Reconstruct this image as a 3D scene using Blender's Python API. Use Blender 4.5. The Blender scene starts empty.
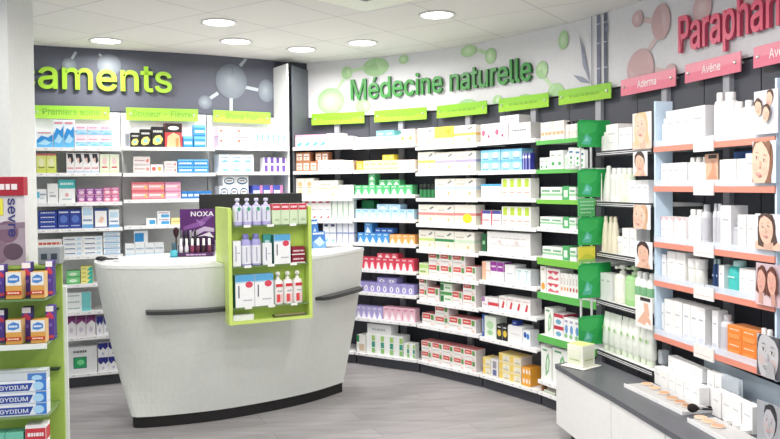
import bpy, math, random
import mathutils
import mathutils.geometry
from mathutils import Vector, Matrix
random.seed(7)
SC = bpy.context.scene
COL = SC.collection
PI = math.pi

# ------------------------------------------------------------------ camera
FPX = 740.0
CAMZ = 1.56
PITCH = math.radians(1.3)
ROLL = -0.011
SHIFT = -(34.8 - FPX * math.tan(PITCH))        # image shift, pixels
cam_data = bpy.data.cameras.new('camera')
cam = bpy.data.objects.new('camera', cam_data)
COL.objects.link(cam)
cam_data.sensor_width = 36.0
cam_data.lens = 36.0 * FPX / 780.0
cam_data.shift_y = SHIFT / 780.0
cam_data.clip_start = 0.05
CM = Matrix.Rotation(PI / 2 - PITCH, 4, 'X') @ Matrix.Rotation(ROLL, 4, 'Z')
cam.matrix_world = Matrix.Translation((0, 0, CAMZ)) @ CM
SC.camera = cam
CM3 = CM.to_3x3()


def ray(px, py):
    """Direction through a pixel of the photograph's frame."""
    return CM3 @ Vector(((px - 390) / FPX, (219.5 - py + SHIFT) / FPX, -1))


def at_z(px, py, z):
    d = ray(px, py)
    t = (z - CAMZ) / d.z
    return Vector((d.x * t, d.y * t, z))


def at_y(px, py, y):
    d = ray(px, py)
    t = y / d.y
    return Vector((d.x * t, y, CAMZ + d.z * t))


def at_seg(px, py, a, b):
    """Point where the ray meets the vertical plane through a, b: (distance along a-b, height)."""
    d = ray(px, py)
    ex, ey = b[0] - a[0], b[1] - a[1]
    L = math.hypot(ex, ey)
    ex, ey = ex / L, ey / L
    den = d.x * ey - d.y * ex
    t = (a[0] * ey - a[1] * ex) / den
    x, y = d.x * t, d.y * t
    return (x - a[0]) * ex + (y - a[1]) * ey, CAMZ + d.z * t


# ------------------------------------------------------------------ materials
def lin(h):
    out = []
    for i in (0, 2, 4):
        c = int(h[i:i + 2], 16) / 255.0
        out.append(c / 12.92 if c <= 0.04045 else ((c + 0.055) / 1.055) ** 2.4)
    return (out[0], out[1], out[2], 1.0)


_M = {}


def mat(h, rough=0.5, metal=0.0, spec=0.4, alpha=1.0, emit=0.0, trans=0.0):
    key = (h, rough, metal, spec, alpha, emit, trans)
    if key in _M:
        return _M[key]
    m = bpy.data.materials.new('paint_' + h)
    m.use_nodes = True
    nt = m.node_tree
    b = nt.nodes['Principled BSDF']
    c = lin(h)
    if emit == 0 and trans == 0:
        tc = nt.nodes.new('ShaderNodeTexCoord')
        nz = nt.nodes.new('ShaderNodeTexNoise')
        nz.inputs['Scale'].default_value = 35.0
        nz.inputs['Detail'].default_value = 1.0
        nt.links.new(tc.outputs['Object'], nz.inputs['Vector'])
        rp = nt.nodes.new('ShaderNodeValToRGB')
        k = 0.94
        rp.color_ramp.elements[0].color = (c[0] * k, c[1] * k, c[2] * k, 1)
        rp.color_ramp.elements[1].color = (min(1, c[0] * 1.03), min(1, c[1] * 1.03), min(1, c[2] * 1.03), 1)
        nt.links.new(nz.outputs['Fac'], rp.inputs['Fac'])
        nt.links.new(rp.outputs['Color'], b.inputs['Base Color'])
    else:
        b.inputs['Base Color'].default_value = c
    b.inputs['Roughness'].default_value = rough
    b.inputs['Metallic'].default_value = metal
    b.inputs['Specular IOR Level'].default_value = spec
    b.inputs['Alpha'].default_value = alpha
    b.inputs['Transmission Weight'].default_value = trans
    if emit:
        b.inputs['Emission Color'].default_value = c
        b.inputs['Emission Strength'].default_value = emit
    m.diffuse_color = c
    _M[key] = m
    return m


def floor_material():
    m = bpy.data.materials.new('grey_washed_planks')
    m.use_nodes = True
    nt = m.node_tree
    b = nt.nodes['Principled BSDF']
    tc = nt.nodes.new('ShaderNodeTexCoord')
    mp = nt.nodes.new('ShaderNodeMapping')
    mp.inputs['Rotation'].default_value = (0, 0, math.radians(-24))
    nt.links.new(tc.outputs['Object'], mp.inputs['Vector'])
    br = nt.nodes.new('ShaderNodeTexBrick')
    br.inputs['Color1'].default_value = lin('9a9799')
    br.inputs['Color2'].default_value = lin('a5a2a4')
    br.inputs['Mortar'].default_value = lin('7e7b7e')
    br.inputs['Scale'].default_value = 1.0
    br.inputs['Mortar Size'].default_value = 0.002
    br.inputs['Brick Width'].default_value = 1.2
    br.inputs['Row Height'].default_value = 0.19
    nt.links.new(mp.outputs['Vector'], br.inputs['Vector'])
    mp2 = nt.nodes.new('ShaderNodeMapping')
    mp2.inputs['Rotation'].default_value = (0, 0, math.radians(-24))
    mp2.inputs['Scale'].default_value = (1.2, 9.0, 1)
    nt.links.new(tc.outputs['Object'], mp2.inputs['Vector'])
    nz = nt.nodes.new('ShaderNodeTexNoise')
    nz.inputs['Scale'].default_value = 1.6
    nz.inputs['Detail'].default_value = 6.0
    nt.links.new(mp2.outputs['Vector'], nz.inputs['Vector'])
    rp = nt.nodes.new('ShaderNodeValToRGB')
    rp.color_ramp.elements[0].position = 0.3
    rp.color_ramp.elements[0].color = (0.80, 0.80, 0.80, 1)
    rp.color_ramp.elements[1].position = 0.7
    rp.color_ramp.elements[1].color = (1.10, 1.095, 1.10, 1)
    nt.links.new(nz.outputs['Fac'], rp.inputs['Fac'])
    mx = nt.nodes.new('ShaderNodeMix')
    mx.data_type = 'RGBA'
    mx.blend_type = 'MULTIPLY'
    mx.inputs['Factor'].default_value = 1.0
    nt.links.new(br.outputs['Color'], mx.inputs['A'])
    nt.links.new(rp.outputs['Color'], mx.inputs['B'])
    nt.links.new(mx.outputs['Result'], b.inputs['Base Color'])
    b.inputs['Roughness'].default_value = 0.42
    b.inputs['Specular IOR Level'].default_value = 0.45
    return m


def ceiling_material():
    m = bpy.data.materials.new('white_ceiling_tiles')
    m.use_nodes = True
    nt = m.node_tree
    b = nt.nodes['Principled BSDF']
    tc = nt.nodes.new('ShaderNodeTexCoord')
    mp = nt.nodes.new('ShaderNodeMapping')
    mp.inputs['Rotation'].default_value = (0, 0, math.radians(34))
    mp.inputs['Location'].default_value = (0.1, 0.22, 0)
    nt.links.new(tc.outputs['Object'], mp.inputs['Vector'])
    br = nt.nodes.new('ShaderNodeTexBrick')
    br.offset = 0.0
    br.inputs['Color1'].default_value = lin('e8e6e4')
    br.inputs['Color2'].default_value = lin('e5e3e1')
    br.inputs['Mortar'].default_value = lin('cac8c7')
    br.inputs['Scale'].default_value = 1.0
    br.inputs['Mortar Size'].default_value = 0.006
    br.inputs['Mortar Smooth'].default_value = 0.2
    br.inputs['Brick Width'].default_value = 0.6
    br.inputs['Row Height'].default_value = 0.6
    nt.links.new(mp.outputs['Vector'], br.inputs['Vector'])
    nz = nt.nodes.new('ShaderNodeTexNoise')
    nz.inputs['Scale'].default_value = 60.0
    nt.links.new(tc.outputs['Object'], nz.inputs['Vector'])
    bp = nt.nodes.new('ShaderNodeBump')
    bp.inputs['Strength'].default_value = 0.08
    nt.links.new(nz.outputs['Fac'], bp.inputs['Height'])
    nt.links.new(bp.outputs['Normal'], b.inputs['Normal'])
    nt.links.new(br.outputs['Color'], b.inputs['Base Color'])
    b.inputs['Roughness'].default_value = 0.9
    return m


# ------------------------------------------------------------------ mesh building
class MB:
    def __init__(self):
        self.v, self.f, self.m, self.mats, self.sm = [], [], [], [], []

    def mi(self, m):
        if isinstance(m, str):
            m = mat(m)
        if m not in self.mats:
            self.mats.append(m)
        return self.mats.index(m)

    def face(self, pts, m, smooth=False):
        b = len(self.v)
        self.v.extend(tuple(p) for p in pts)
        self.f.append(tuple(range(b, b + len(pts))))
        self.m.append(self.mi(m))
        self.sm.append(smooth)

    def mesh(self, verts, faces, m, smooth=False):
        b = len(self.v)
        self.v.extend(tuple(p) for p in verts)
        k = self.mi(m)
        for f in faces:
            self.f.append(tuple(b + i for i in f))
            self.m.append(k)
            self.sm.append(smooth)

    def box(self, lo, hi, m, M=None, bev=0.0):
        x0, y0, z0 = lo
        x1, y1, z1 = hi
        if bev > 0:
            b = bev
            lay = [(z0, b), (z0 + b, 0), (z1 - b, 0), (z1, b)]
            vs, fs = [], []
            for z, i in lay:
                i2 = i
                vs += [(x0 + b + i2 - b * (i == 0) * 0, y0 + i2, z), (x1 - b - i2, y0 + i2, z), (x1 - i2, y0 + b + i2, z), (x1 - i2, y1 - b - i2, z),
                       (x1 - b - i2, y1 - i2, z), (x0 + b + i2, y1 - i2, z), (x0 + i2, y1 - b - i2, z), (x0 + i2, y0 + b + i2, z)]
            for k in range(3):
                for j in range(8):
                    a = k * 8 + j
                    c = k * 8 + (j + 1) % 8
                    fs.append((a, c, c + 8, a + 8))
            fs.append(tuple(reversed(range(8))))
            fs.append(tuple(range(24, 32)))
        else:
            vs = [(x0, y0, z0), (x1, y0, z0), (x1, y1, z0), (x0, y1, z0), (x0, y0, z1), (x1, y0, z1), (x1, y1, z1), (x0, y1, z1)]
            fs = [(0, 3, 2, 1), (4, 5, 6, 7), (0, 1, 5, 4), (1, 2, 6, 5), (2, 3, 7, 6), (3, 0, 4, 7)]
        if M is not None:
            vs = [M @ Vector(p) for p in vs]
        self.mesh(vs, fs, m)

    def prism(self, poly, z0, z1, m):
        """Upright prism over a counter-clockwise plan polygon."""
        n = len(poly)
        vs = [(p[0], p[1], z0) for p in poly] + [(p[0], p[1], z1) for p in poly]
        fs = [tuple(reversed(range(n))), tuple(range(n, 2 * n))]
        for i in range(n):
            j = (i + 1) % n
            fs.append((i, j, n + j, n + i))
        self.mesh(vs, fs, m)

    def loft(self, rings, m, cap0=True, cap1=True, smooth=True):
        n = len(rings[0])
        vs = [p for r in rings for p in r]
        fs = []
        for k in range(len(rings) - 1):
            for j in range(n):
                a, b = k * n + j, k * n + (j + 1) % n
                fs.append((a, b, b + n, a + n))
        self.mesh(vs, fs, m, smooth)
        if cap0:
            self.face(list(reversed(rings[0])), m)
        if cap1:
            self.face(rings[-1], m)

    def lathe(self, prof, m, seg=14, cx=0, cy=0, ky=1.0, cap0=True, cap1=True, smooth=True):
        rings = [[(cx + r * math.cos(2 * PI * j / seg), cy + ky * r * math.sin(2 * PI * j / seg), z) for j in range(seg)] for r, z in prof]
        self.loft(rings, m, cap0, cap1, smooth)

    def data(self, name):
        me = bpy.data.meshes.new(name)
        me.from_pydata(self.v, [], self.f)
        for m in self.mats:
            me.materials.append(m)
        me.polygons.foreach_set('material_index', self.m)
        me.polygons.foreach_set('use_smooth', self.sm)
        me.update()
        return me

    def build(self, name, parent=None, M=None, **tags):
        return link(name, self.data(name), parent, M, **tags)


MATS = {}


def link(name, me, parent=None, M=None, label=None, cat=None, group=None, kind=None):
    o = bpy.data.objects.new(name, me)
    COL.objects.link(o)
    MATS[o.name] = M if M is not None else Matrix()
    if parent is not None:
        o.parent = parent
    if M is not None:
        o.matrix_local = M
    if label:
        o['label'] = label
    if cat:
        o['category'] = cat
    if group:
        o['group'] = group
    if kind:
        o['kind'] = kind
    return o


_labels = {}


def thing(name, label, cat, M=None, group=None):
    return link(name, None, None, M, check(label), cat, group)


def check(label):
    n = len(label.replace(',', ' ').split())
    if n > 16 or n < 4:
        print('LABEL LENGTH', n, label)
    if label in _labels:
        print('LABEL TWICE', label)
    _labels[label] = 1
    return label


def frame(p, ang, z=0.0):
    return Matrix.Translation((p[0], p[1], z)) @ Matrix.Rotation(ang, 4, 'Z')


# ------------------------------------------------------------------ printed shapes on a front face
def shape_polys(shapes, w, h):
    """Yield (polygon in the face's own x,z, colour) for shapes written as fractions of the face."""
    for s in shapes:
        if s[0] == 'r':
            _, a, b, c, d, col = s
            yield [(a, b), (c, b), (c, d), (a, d)], col
        elif s[0] == 'e':
            _, cu, cv, ru, rv, col = s
            yield [(cu + ru * math.cos(2 * PI * i / 18), cv + rv * math.sin(2 * PI * i / 18)) for i in range(18)], col
        elif s[0] == 'p':
            yield s[1], s[2]
        elif s[0] == 'x':      # a line of small print, broken into words
            _, a, b, c, d, col = s
            rr = random.Random(int((a + b * 7 + c * 3) * 1000))
            u = a
            while u < c - 0.02:
                k = min(c, u + rr.uniform(0.10, 0.22) * (c - a))
                yield [(u, b), (k, b), (k, d), (u, d)], col
                u = k + 0.035 * (c - a)


def print_front(mb, w, h, shapes, y=0.0, x0=None, z0=0.0, M=None, step=0.0004):
    x0 = -w / 2 if x0 is None else x0
    k = 1
    for poly, col in shape_polys(shapes, w, h):
        pts = [Vector((x0 + min(1, max(0, u)) * w, y - step * k, z0 + min(1, max(0, v)) * h)) for u, v in poly]
        if M is not None:
            pts = [M @ p for p in pts]
        mb.face(pts, col)
        k += 1


def band(c, a, b):
    return ('r', 0, a, 1, b, c)


def S(base, *shapes, side=None, top=None):
    return dict(base=base, shapes=list(shapes), side=side, top=top)


# ------------------------------------------------------------------ text
# letter outlines: advance, closed outlines, in thousandths of the letter size
GLYPHS = {"-":[453,[[[337,244],[337,188],[114,188],[114,244]]]],"A":[480,[[[16,0],[201,509],[276,509],[463,0],[395,0],[287,302],[264,372],[232,478],[245,478],[213,371],[191,302],[85,0]],
[[110,142],[110,199],[370,199],[370,142]]]],"D":[502,[[[219,0],[96,0],[96,57],[215,57],[244,58],[272,63],[296,70],[318,81],[337,94],[354,110],[368,128],[379,149],[388,172],[394,198],[398,226],[399,255],[398,285],[394,312],[388,337],[379,361],[368,381],[354,399],[338,415],[320,428],[299,438],[275,446],[249,450],[221,452],[93,452],[93,509],[225,509],[261,507],[294,501],[325,492],[353,478],[377,461],[399,441],[418,418],[433,391],[446,361],[455,329],[460,293],[462,255],[460,217],[455,181],[446,149],[433,119],[417,92],[398,68],[376,48],[351,31],[322,17],[291,8],[256,2]],
[[125,509],[125,0],[60,0],[60,509]]]],"E":[419,[[[60,0],[60,509],[372,509],[372,452],[125,452],[125,286],[355,286],[355,229],[125,229],[125,57],[375,57],[375,0]]]],"F":[410,[[[60,0],[60,509],[369,509],[369,452],[125,452],[125,278],[346,278],[346,221],[125,221],[125,0]]]],"G":[520,[[[269,-7],[236,-5],[205,1],[176,11],[149,25],[125,43],[104,64],[85,88],[69,116],[57,146],[47,179],[42,215],[40,254],[42,293],[47,329],[57,362],[69,393],[85,421],[103,445],[125,466],[149,484],[175,498],[203,508],[233,514],[265,516],[285,515],[304,513],[322,509],[340,504],[358,497],[374,489],[389,480],[403,469],[416,458],[429,445],[439,431],[449,416],[458,401],[465,384],[470,367],[474,349],[408,349],[404,361],[399,372],[393,383],[387,393],[380,403],[373,411],[365,420],[356,427],[347,434],[337,439],[326,444],[315,448],[304,452],[291,454],[279,455],[265,456],[243,454],[222,450],[202,443],[183,432],[166,419],[150,404],[137,385],[125,364],[116,340],[109,314],[105,285],[103,254],[105,223],[109,194],[116,168],[125,145],[137,124],[151,105],[166,90],[184,76],[203,66],[224,59],[246,54],[269,53],[290,54],[309,57],[328,63],[345,71],[360,81],[374,93],[386,107],[396,123],[404,141],[410,160],[414,180],[415,202],[434,199],[283,199],[283,256],[478,256],[478,200],[476,170],[471,141],[463,115],[451,91],[436,69],[419,50],[399,33],[377,19],[352,8],[326,0],[298,-5]]]],"I":[300,[[[31,0],[31,57],[118,57],[118,452],[31,452],[31,509],[269,509],[269,452],[183,452],[183,57],[269,57],[269,0]]]],"L":[393,[[[60,0],[60,509],[125,509],[125,57],[361,57],[361,0]]]],"M":[628,[[[60,0],[60,509],[152,509],[314,62],[476,509],[568,509],[568,0],[506,0],[506,428],[344,0],[284,0],[122,428],[122,0]]]],"N":[523,[[[60,0],[60,509],[136,509],[343,183],[363,151],[388,107],[414,55],[405,54],[401,108],[399,157],[399,195],[399,509],[463,509],[463,0],[387,0],[202,290],[177,331],[148,381],[108,452],[119,454],[122,384],[124,328],[125,291],[125,0]]]],"O":[533,[[[267,-7],[235,-5],[205,1],[177,11],[150,25],[126,42],[105,63],[86,88],[70,115],[57,146],[48,179],[42,215],[40,254],[42,293],[48,329],[57,362],[70,393],[86,421],[105,445],[126,466],[150,484],[177,498],[205,508],[235,514],[267,516],[299,514],[329,508],[357,498],[384,484],[408,466],[429,445],[448,421],[464,393],[477,362],[486,329],[491,293],[493,254],[491,215],[486,179],[477,146],[464,115],[448,88],[429,63],[408,42],[384,25],[357,11],[329,1],[299,-5]],
[[267,53],[289,54],[310,59],[330,66],[349,76],[367,89],[383,105],[396,123],[408,144],[418,168],[425,194],[429,223],[430,254],[429,286],[425,314],[418,341],[408,365],[396,386],[383,404],[367,420],[349,433],[330,443],[310,450],[289,454],[267,456],[245,454],[223,450],[203,443],[184,433],[167,420],[151,404],[137,385],[125,364],[116,340],[109,314],[105,285],[103,254],[105,223],[109,194],[116,168],[125,144],[137,123],[151,105],[167,89],[184,76],[203,66],[223,59],[245,54]]]],"P":[445,[[[60,0],[60,509],[235,509],[263,507],[289,503],[312,497],[332,487],[350,476],[366,462],[379,447],[390,430],[398,411],[404,391],[407,370],[409,348],[407,325],[404,304],[398,284],[390,265],[379,248],[366,233],[350,219],[332,207],[312,198],[289,191],[263,187],[235,186],[109,186],[109,242],[233,242],[252,243],[269,246],[284,250],[297,256],[308,264],[318,272],[327,282],[333,294],[338,306],[342,319],[344,333],[344,348],[344,362],[342,376],[338,389],[333,402],[326,413],[318,423],[308,431],[297,439],[284,444],[268,449],[251,451],[232,452],[125,452],[125,0]]]],"R":[449,[[[60,0],[60,509],[236,509],[264,507],[290,504],[313,497],[333,489],[351,478],[367,465],[380,450],[390,433],[399,415],[405,395],[408,374],[409,352],[408,330],[405,309],[399,290],[390,271],[380,255],[367,240],[351,228],[333,217],[312,209],[289,203],[264,199],[236,198],[96,198],[96,255],[234,255],[252,256],[269,258],[284,262],[298,267],[309,273],[319,281],[327,290],[334,300],[339,312],[342,324],[344,338],[345,352],[344,367],[342,380],[339,393],[334,405],[327,415],[319,425],[309,433],[298,440],[284,445],[269,449],[252,451],[233,452],[125,452],[125,0]],
[[353,0],[230,229],[303,229],[428,0]]]],"T":[449,[[[32,452],[32,509],[417,509],[417,452],[257,452],[257,0],[193,0],[193,452]]]],"U":[517,[[[259,-8],[230,-7],[203,-2],[177,5],[154,15],[133,28],[114,43],[98,60],[85,80],[74,101],[66,124],[62,148],[60,173],[60,509],[124,509],[124,178],[125,160],[128,144],[133,128],[141,113],[150,99],[160,87],[173,77],[187,68],[203,61],[220,56],[239,53],[259,52],[279,53],[298,56],[315,61],[331,68],[345,77],[357,87],[368,99],[377,113],[384,128],[389,144],[392,160],[393,178],[393,509],[457,509],[457,173],[456,148],[451,124],[443,101],[433,80],[419,60],[403,43],[384,28],[363,15],[340,5],[315,-2],[288,-7]]]],"X":[474,[[[18,0],[217,284],[217,236],[29,509],[104,509],[178,400],[204,361],[223,329],[243,292],[232,292],[252,329],[272,361],[298,400],[374,509],[446,509],[259,239],[259,287],[456,0],[382,0],[292,129],[268,165],[250,195],[230,231],[244,231],[225,196],[206,166],[182,129],[91,0]]]],"Y":[472,[[[203,0],[203,208],[16,509],[91,509],[192,344],[222,292],[250,230],[224,230],[251,293],[280,344],[381,509],[455,509],[268,208],[268,0]]]],"a":[389,[[[160,-9],[142,-8],[126,-5],[110,-1],[94,5],[80,12],[68,22],[57,32],[48,45],[40,58],[35,73],[31,90],[30,108],[31,123],[34,138],[38,150],[43,161],[50,171],[58,179],[67,187],[78,193],[89,199],[100,203],[112,207],[125,211],[178,220],[234,227],[265,235],[276,255],[276,257],[275,268],[273,279],[271,288],[267,297],[262,304],[256,311],[248,317],[240,322],[230,326],[220,329],[208,330],[196,331],[183,330],[171,329],[159,326],[149,322],[118,301],[100,274],[41,291],[48,308],[57,322],[67,335],[79,346],[91,355],[104,364],[118,370],[133,375],[148,379],[163,382],[179,384],[194,384],[239,379],[251,376],[263,372],[275,367],[286,360],[296,353],[306,343],[315,333],[322,320],[329,306],[333,290],[336,272],[337,251],[337,0],[277,0],[277,52],[272,52],[252,25],[244,18],[236,12],[226,6],[215,1],[203,-3],[190,-6],[176,-8]],
[[170,45],[187,46],[202,49],[216,53],[228,59],[239,66],[248,74],[257,83],[263,93],[269,104],[272,115],[275,126],[276,138],[276,190],[259,182],[231,176],[200,171],[175,168],[134,159],[125,155],[117,150],[110,145],[103,139],[98,132],[95,124],[93,115],[92,105],[92,95],[94,87],[98,79],[102,72],[107,66],[114,61],[121,56],[130,52],[139,49],[149,47],[159,46]]]],"c":[396,[[[207,-8],[182,-7],[159,-2],[137,6],[117,16],[98,30],[82,46],[68,64],[56,85],[46,108],[40,133],[36,159],[34,187],[36,216],[40,243],[46,268],[56,291],[68,312],[82,330],[98,346],[117,360],[137,371],[159,378],[182,383],[207,384],[221,384],[234,383],[247,380],[260,377],[272,373],[284,368],[295,362],[305,356],[315,349],[324,341],[332,332],[340,322],[347,312],[353,301],[358,289],[362,277],[303,262],[290,289],[270,311],[242,325],[207,330],[189,329],[173,325],[158,319],[145,310],[134,300],[124,287],[115,274],[108,258],[103,242],[99,224],[97,206],[96,187],[97,169],[99,151],[103,134],[108,117],[115,102],[124,89],[134,76],[145,66],[158,57],[173,51],[189,48],[207,46],[243,52],[271,66],[292,89],[304,117],[363,102],[359,90],[354,78],[348,67],[341,56],[334,46],[325,37],[316,29],[306,21],[296,15],[285,9],[273,4],[261,-1],[248,-4],[235,-6],[221,-8]]]],"d":[424,[[[195,-8],[172,-7],[151,-2],[130,5],[111,16],[94,29],[79,45],[66,64],[55,84],[46,108],[39,133],[35,160],[34,189],[35,218],[39,245],[46,270],[55,293],[66,313],[79,332],[95,347],[112,361],[131,371],[151,378],[173,383],[196,384],[213,384],[228,381],[241,378],[253,373],[263,367],[272,360],[280,353],[287,346],[306,319],[311,319],[311,509],[372,509],[372,0],[313,0],[313,59],[307,59],[287,31],[280,24],[272,17],[263,10],[252,4],[241,-1],[227,-5],[212,-7]],
[[205,47],[221,48],[236,51],[250,57],[263,65],[274,75],[284,86],[293,100],[299,115],[305,132],[309,150],[311,169],[312,189],[311,210],[309,229],[305,247],[300,263],[293,278],[284,291],[275,302],[263,312],[251,320],[237,325],[221,329],[205,330],[187,329],[172,325],[157,319],[145,311],[133,301],[124,290],[115,276],[108,261],[103,245],[99,227],[97,209],[96,189],[97,170],[99,151],[103,133],[109,117],[115,101],[124,88],[134,76],[145,66],[158,57],[172,51],[188,48]]]],"e":[404,[[[212,-8],[185,-7],[161,-2],[138,6],[117,16],[98,30],[82,46],[68,64],[56,85],[46,108],[40,132],[35,159],[34,187],[35,215],[39,242],[46,267],[55,290],[67,311],[81,329],[97,346],[115,359],[135,370],[157,378],[180,383],[205,384],[221,384],[236,382],[251,379],[266,374],[280,368],[294,361],[307,351],[319,341],[331,329],[341,315],[350,299],[357,282],[363,263],[368,242],[370,219],[371,194],[371,169],[97,169],[97,157],[100,139],[104,122],[110,106],[118,92],[128,80],[139,70],[151,61],[165,55],[179,50],[195,47],[212,46],[224,47],[234,48],[244,50],[254,53],[263,56],[271,61],[278,66],[285,73],[292,80],[297,88],[302,96],[306,105],[365,91],[360,77],[353,63],[345,51],[335,39],[324,29],[311,19],[298,11],[283,4],[266,-1],[249,-5],[231,-7]],
[[309,220],[307,237],[303,254],[298,269],[291,282],[283,294],[273,305],[263,314],[250,321],[237,326],[222,329],[205,330],[189,329],[173,326],[159,321],[146,313],[135,304],[125,294],[116,282],[109,270],[103,256],[99,241],[97,226],[97,221]]]],"h":[410,[[[114,227],[114,0],[53,0],[53,509],[114,509],[114,287],[102,287],[112,312],[124,332],[137,349],[152,362],[169,372],[187,379],[207,383],[227,384],[246,383],[264,380],[280,376],[295,369],[309,360],[321,349],[332,336],[341,321],[348,304],[353,285],[356,264],[357,240],[357,0],[296,0],[296,235],[295,256],[290,275],[283,291],[273,304],[260,315],[246,323],[229,328],[210,329],[197,328],[184,326],[172,322],[161,317],[150,311],[141,303],[133,293],[126,283],[121,271],[117,257],[114,243]]]],"i":[167,[[[53,0],[53,379],[114,379],[114,0]],
[[84,443],[75,444],[67,446],[60,449],[54,455],[48,461],[44,468],[42,475],[41,483],[42,491],[44,499],[48,506],[54,512],[60,517],[67,521],[75,523],[84,524],[92,523],[100,521],[107,517],[114,512],[119,506],[123,499],[126,491],[126,483],[126,475],[123,468],[119,461],[114,455],[107,449],[100,446],[92,444]]]],"l":[189,[[[139,-2],[119,-1],[101,3],[86,10],[74,20],[65,33],[58,47],[54,65],[53,84],[53,509],[114,509],[114,99],[114,87],[115,77],[117,68],[120,62],[124,58],[130,54],[137,53],[146,52],[160,53],[170,54],[181,3],[162,-1]]]],"m":[610,[[[53,0],[53,379],[112,379],[112,295],[108,295],[112,310],[118,323],[125,335],[132,346],[141,355],[151,363],[161,370],[172,376],[183,380],[195,384],[207,386],[219,386],[239,385],[257,380],[273,372],[287,361],[299,347],[309,331],[316,314],[321,295],[312,295],[317,308],[322,321],[329,332],[337,343],[347,353],[357,361],[368,369],[381,375],[394,380],[407,383],[422,385],[437,386],[453,385],[468,383],[483,378],[497,372],[510,364],[522,354],[532,342],[541,328],[548,313],[553,296],[556,276],[557,255],[557,0],[496,0],[496,254],[494,273],[490,289],[483,302],[473,313],[460,321],[447,326],[433,329],[419,330],[406,330],[395,328],[384,324],[374,320],[365,314],[358,307],[351,299],[345,290],[341,280],[338,270],[336,259],[335,247],[335,0],[274,0],[274,260],[273,275],[269,288],[262,301],[253,311],[242,320],[229,326],[215,329],[199,330],[188,330],[178,328],[168,325],[158,320],[148,314],[140,307],[132,299],[126,289],[121,278],[117,266],[114,253],[114,238],[114,0]]]],"n":[410,[[[114,227],[114,0],[53,0],[53,379],[112,379],[112,287],[102,287],[112,312],[124,332],[137,349],[152,362],[169,372],[187,379],[207,383],[227,384],[246,383],[264,380],[280,376],[295,369],[309,360],[321,349],[332,336],[341,321],[348,304],[353,285],[356,264],[357,240],[357,0],[296,0],[296,235],[295,256],[290,275],[283,291],[273,304],[260,315],[246,323],[229,328],[210,329],[197,328],[184,326],[172,322],[161,317],[150,311],[141,303],[133,293],[126,283],[121,271],[117,257],[114,243]]]],"o":[415,[[[207,-8],[182,-7],[159,-2],[137,6],[117,16],[98,30],[82,46],[68,64],[56,85],[46,108],[40,133],[36,159],[34,187],[36,216],[40,243],[46,268],[56,291],[68,312],[82,330],[98,346],[117,360],[137,371],[159,378],[182,383],[207,384],[233,383],[256,378],[278,371],[299,360],[317,346],[333,330],[347,312],[359,291],[369,268],[376,243],[380,216],[381,187],[380,159],[376,133],[369,108],[359,85],[347,64],[333,46],[317,30],[299,16],[278,6],[256,-2],[233,-7]],
[[207,46],[226,48],[242,51],[257,57],[270,66],[282,76],[292,89],[300,102],[307,117],[312,134],[316,151],[318,169],[319,187],[318,206],[316,224],[312,242],[307,258],[300,274],[292,287],[282,300],[270,310],[257,319],[242,325],[226,329],[207,330],[189,329],[173,325],[158,319],[145,310],[134,300],[124,287],[115,274],[108,258],[103,242],[99,224],[97,206],[96,187],[97,169],[99,151],[103,134],[108,117],[115,102],[124,89],[134,76],[145,66],[158,57],[173,51],[189,48]]]],"p":[424,[[[53,-143],[53,379],[112,379],[112,319],[118,319],[137,346],[144,353],[152,360],[161,367],[171,373],[183,378],[197,381],[212,384],[229,384],[252,383],[274,378],[294,371],[313,361],[330,347],[345,332],[359,313],[370,293],[379,270],[385,245],[389,218],[390,189],[389,160],[385,133],[379,108],[370,84],[359,64],[346,45],[330,29],[313,16],[294,5],[274,-2],[252,-7],[229,-8],[213,-7],[198,-5],[184,-1],[173,4],[162,10],[153,17],[145,24],[138,31],[118,59],[114,59],[114,-143]],
[[220,47],[237,48],[253,51],[267,57],[279,66],[291,76],[301,88],[309,101],[316,117],[321,133],[325,151],[327,170],[328,189],[327,209],[325,227],[321,245],[316,261],[309,276],[301,290],[291,301],[280,311],[267,319],[253,325],[237,329],[220,330],[203,329],[188,325],[174,320],[161,312],[150,302],[140,291],[132,278],[125,263],[120,247],[116,229],[113,210],[113,189],[113,169],[116,150],[120,132],[125,115],[132,100],[140,86],[150,75],[162,65],[174,57],[188,51],[204,48]]]],"r":[259,[[[53,0],[53,379],[112,379],[112,321],[115,321],[122,335],[130,347],[140,358],[152,367],[166,375],[181,380],[196,384],[213,385],[229,384],[243,384],[243,322],[230,324],[207,326],[194,325],[182,323],[170,319],[159,315],[149,309],[140,301],[132,293],[126,284],[121,273],[117,262],[114,250],[114,237],[114,0]]]],"s":[365,[[[182,-8],[163,-7],[145,-5],[128,-2],[112,3],[98,10],[84,18],[72,27],[62,38],[53,50],[45,63],[40,78],[36,94],[94,107],[99,92],[105,79],[114,69],[124,60],[136,54],[150,49],[165,46],[181,45],[200,46],[217,50],[232,55],[244,62],[255,71],[262,81],[267,91],[268,103],[267,112],[265,121],[260,129],[254,136],[246,142],[237,147],[225,151],[212,155],[149,170],[125,177],[104,186],[87,196],[72,208],[61,222],[53,237],[48,255],[47,274],[48,290],[51,305],[57,319],[65,332],[75,343],[87,354],[100,363],[115,370],[131,377],[149,381],[167,384],[187,384],[206,384],[223,381],[239,378],[254,372],[267,366],[279,358],[290,349],[299,339],[307,328],[314,316],[319,303],[324,290],[268,277],[264,288],[258,298],[251,307],[243,316],[232,323],[219,328],[205,331],[187,333],[171,332],[156,329],[143,324],[131,317],[121,308],[114,299],[110,289],[109,277],[110,267],[112,258],[117,250],[124,243],[133,237],[144,232],[157,227],[172,223],[229,209],[254,202],[275,194],[292,183],[306,171],[317,158],[325,142],[330,125],[331,107],[330,90],[326,75],[321,61],[312,47],[302,35],[290,24],[276,15],[260,6],[242,0],[223,-5],[203,-7]]]],"t":[227,[[[204,379],[204,327],[6,327],[6,379]],
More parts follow.
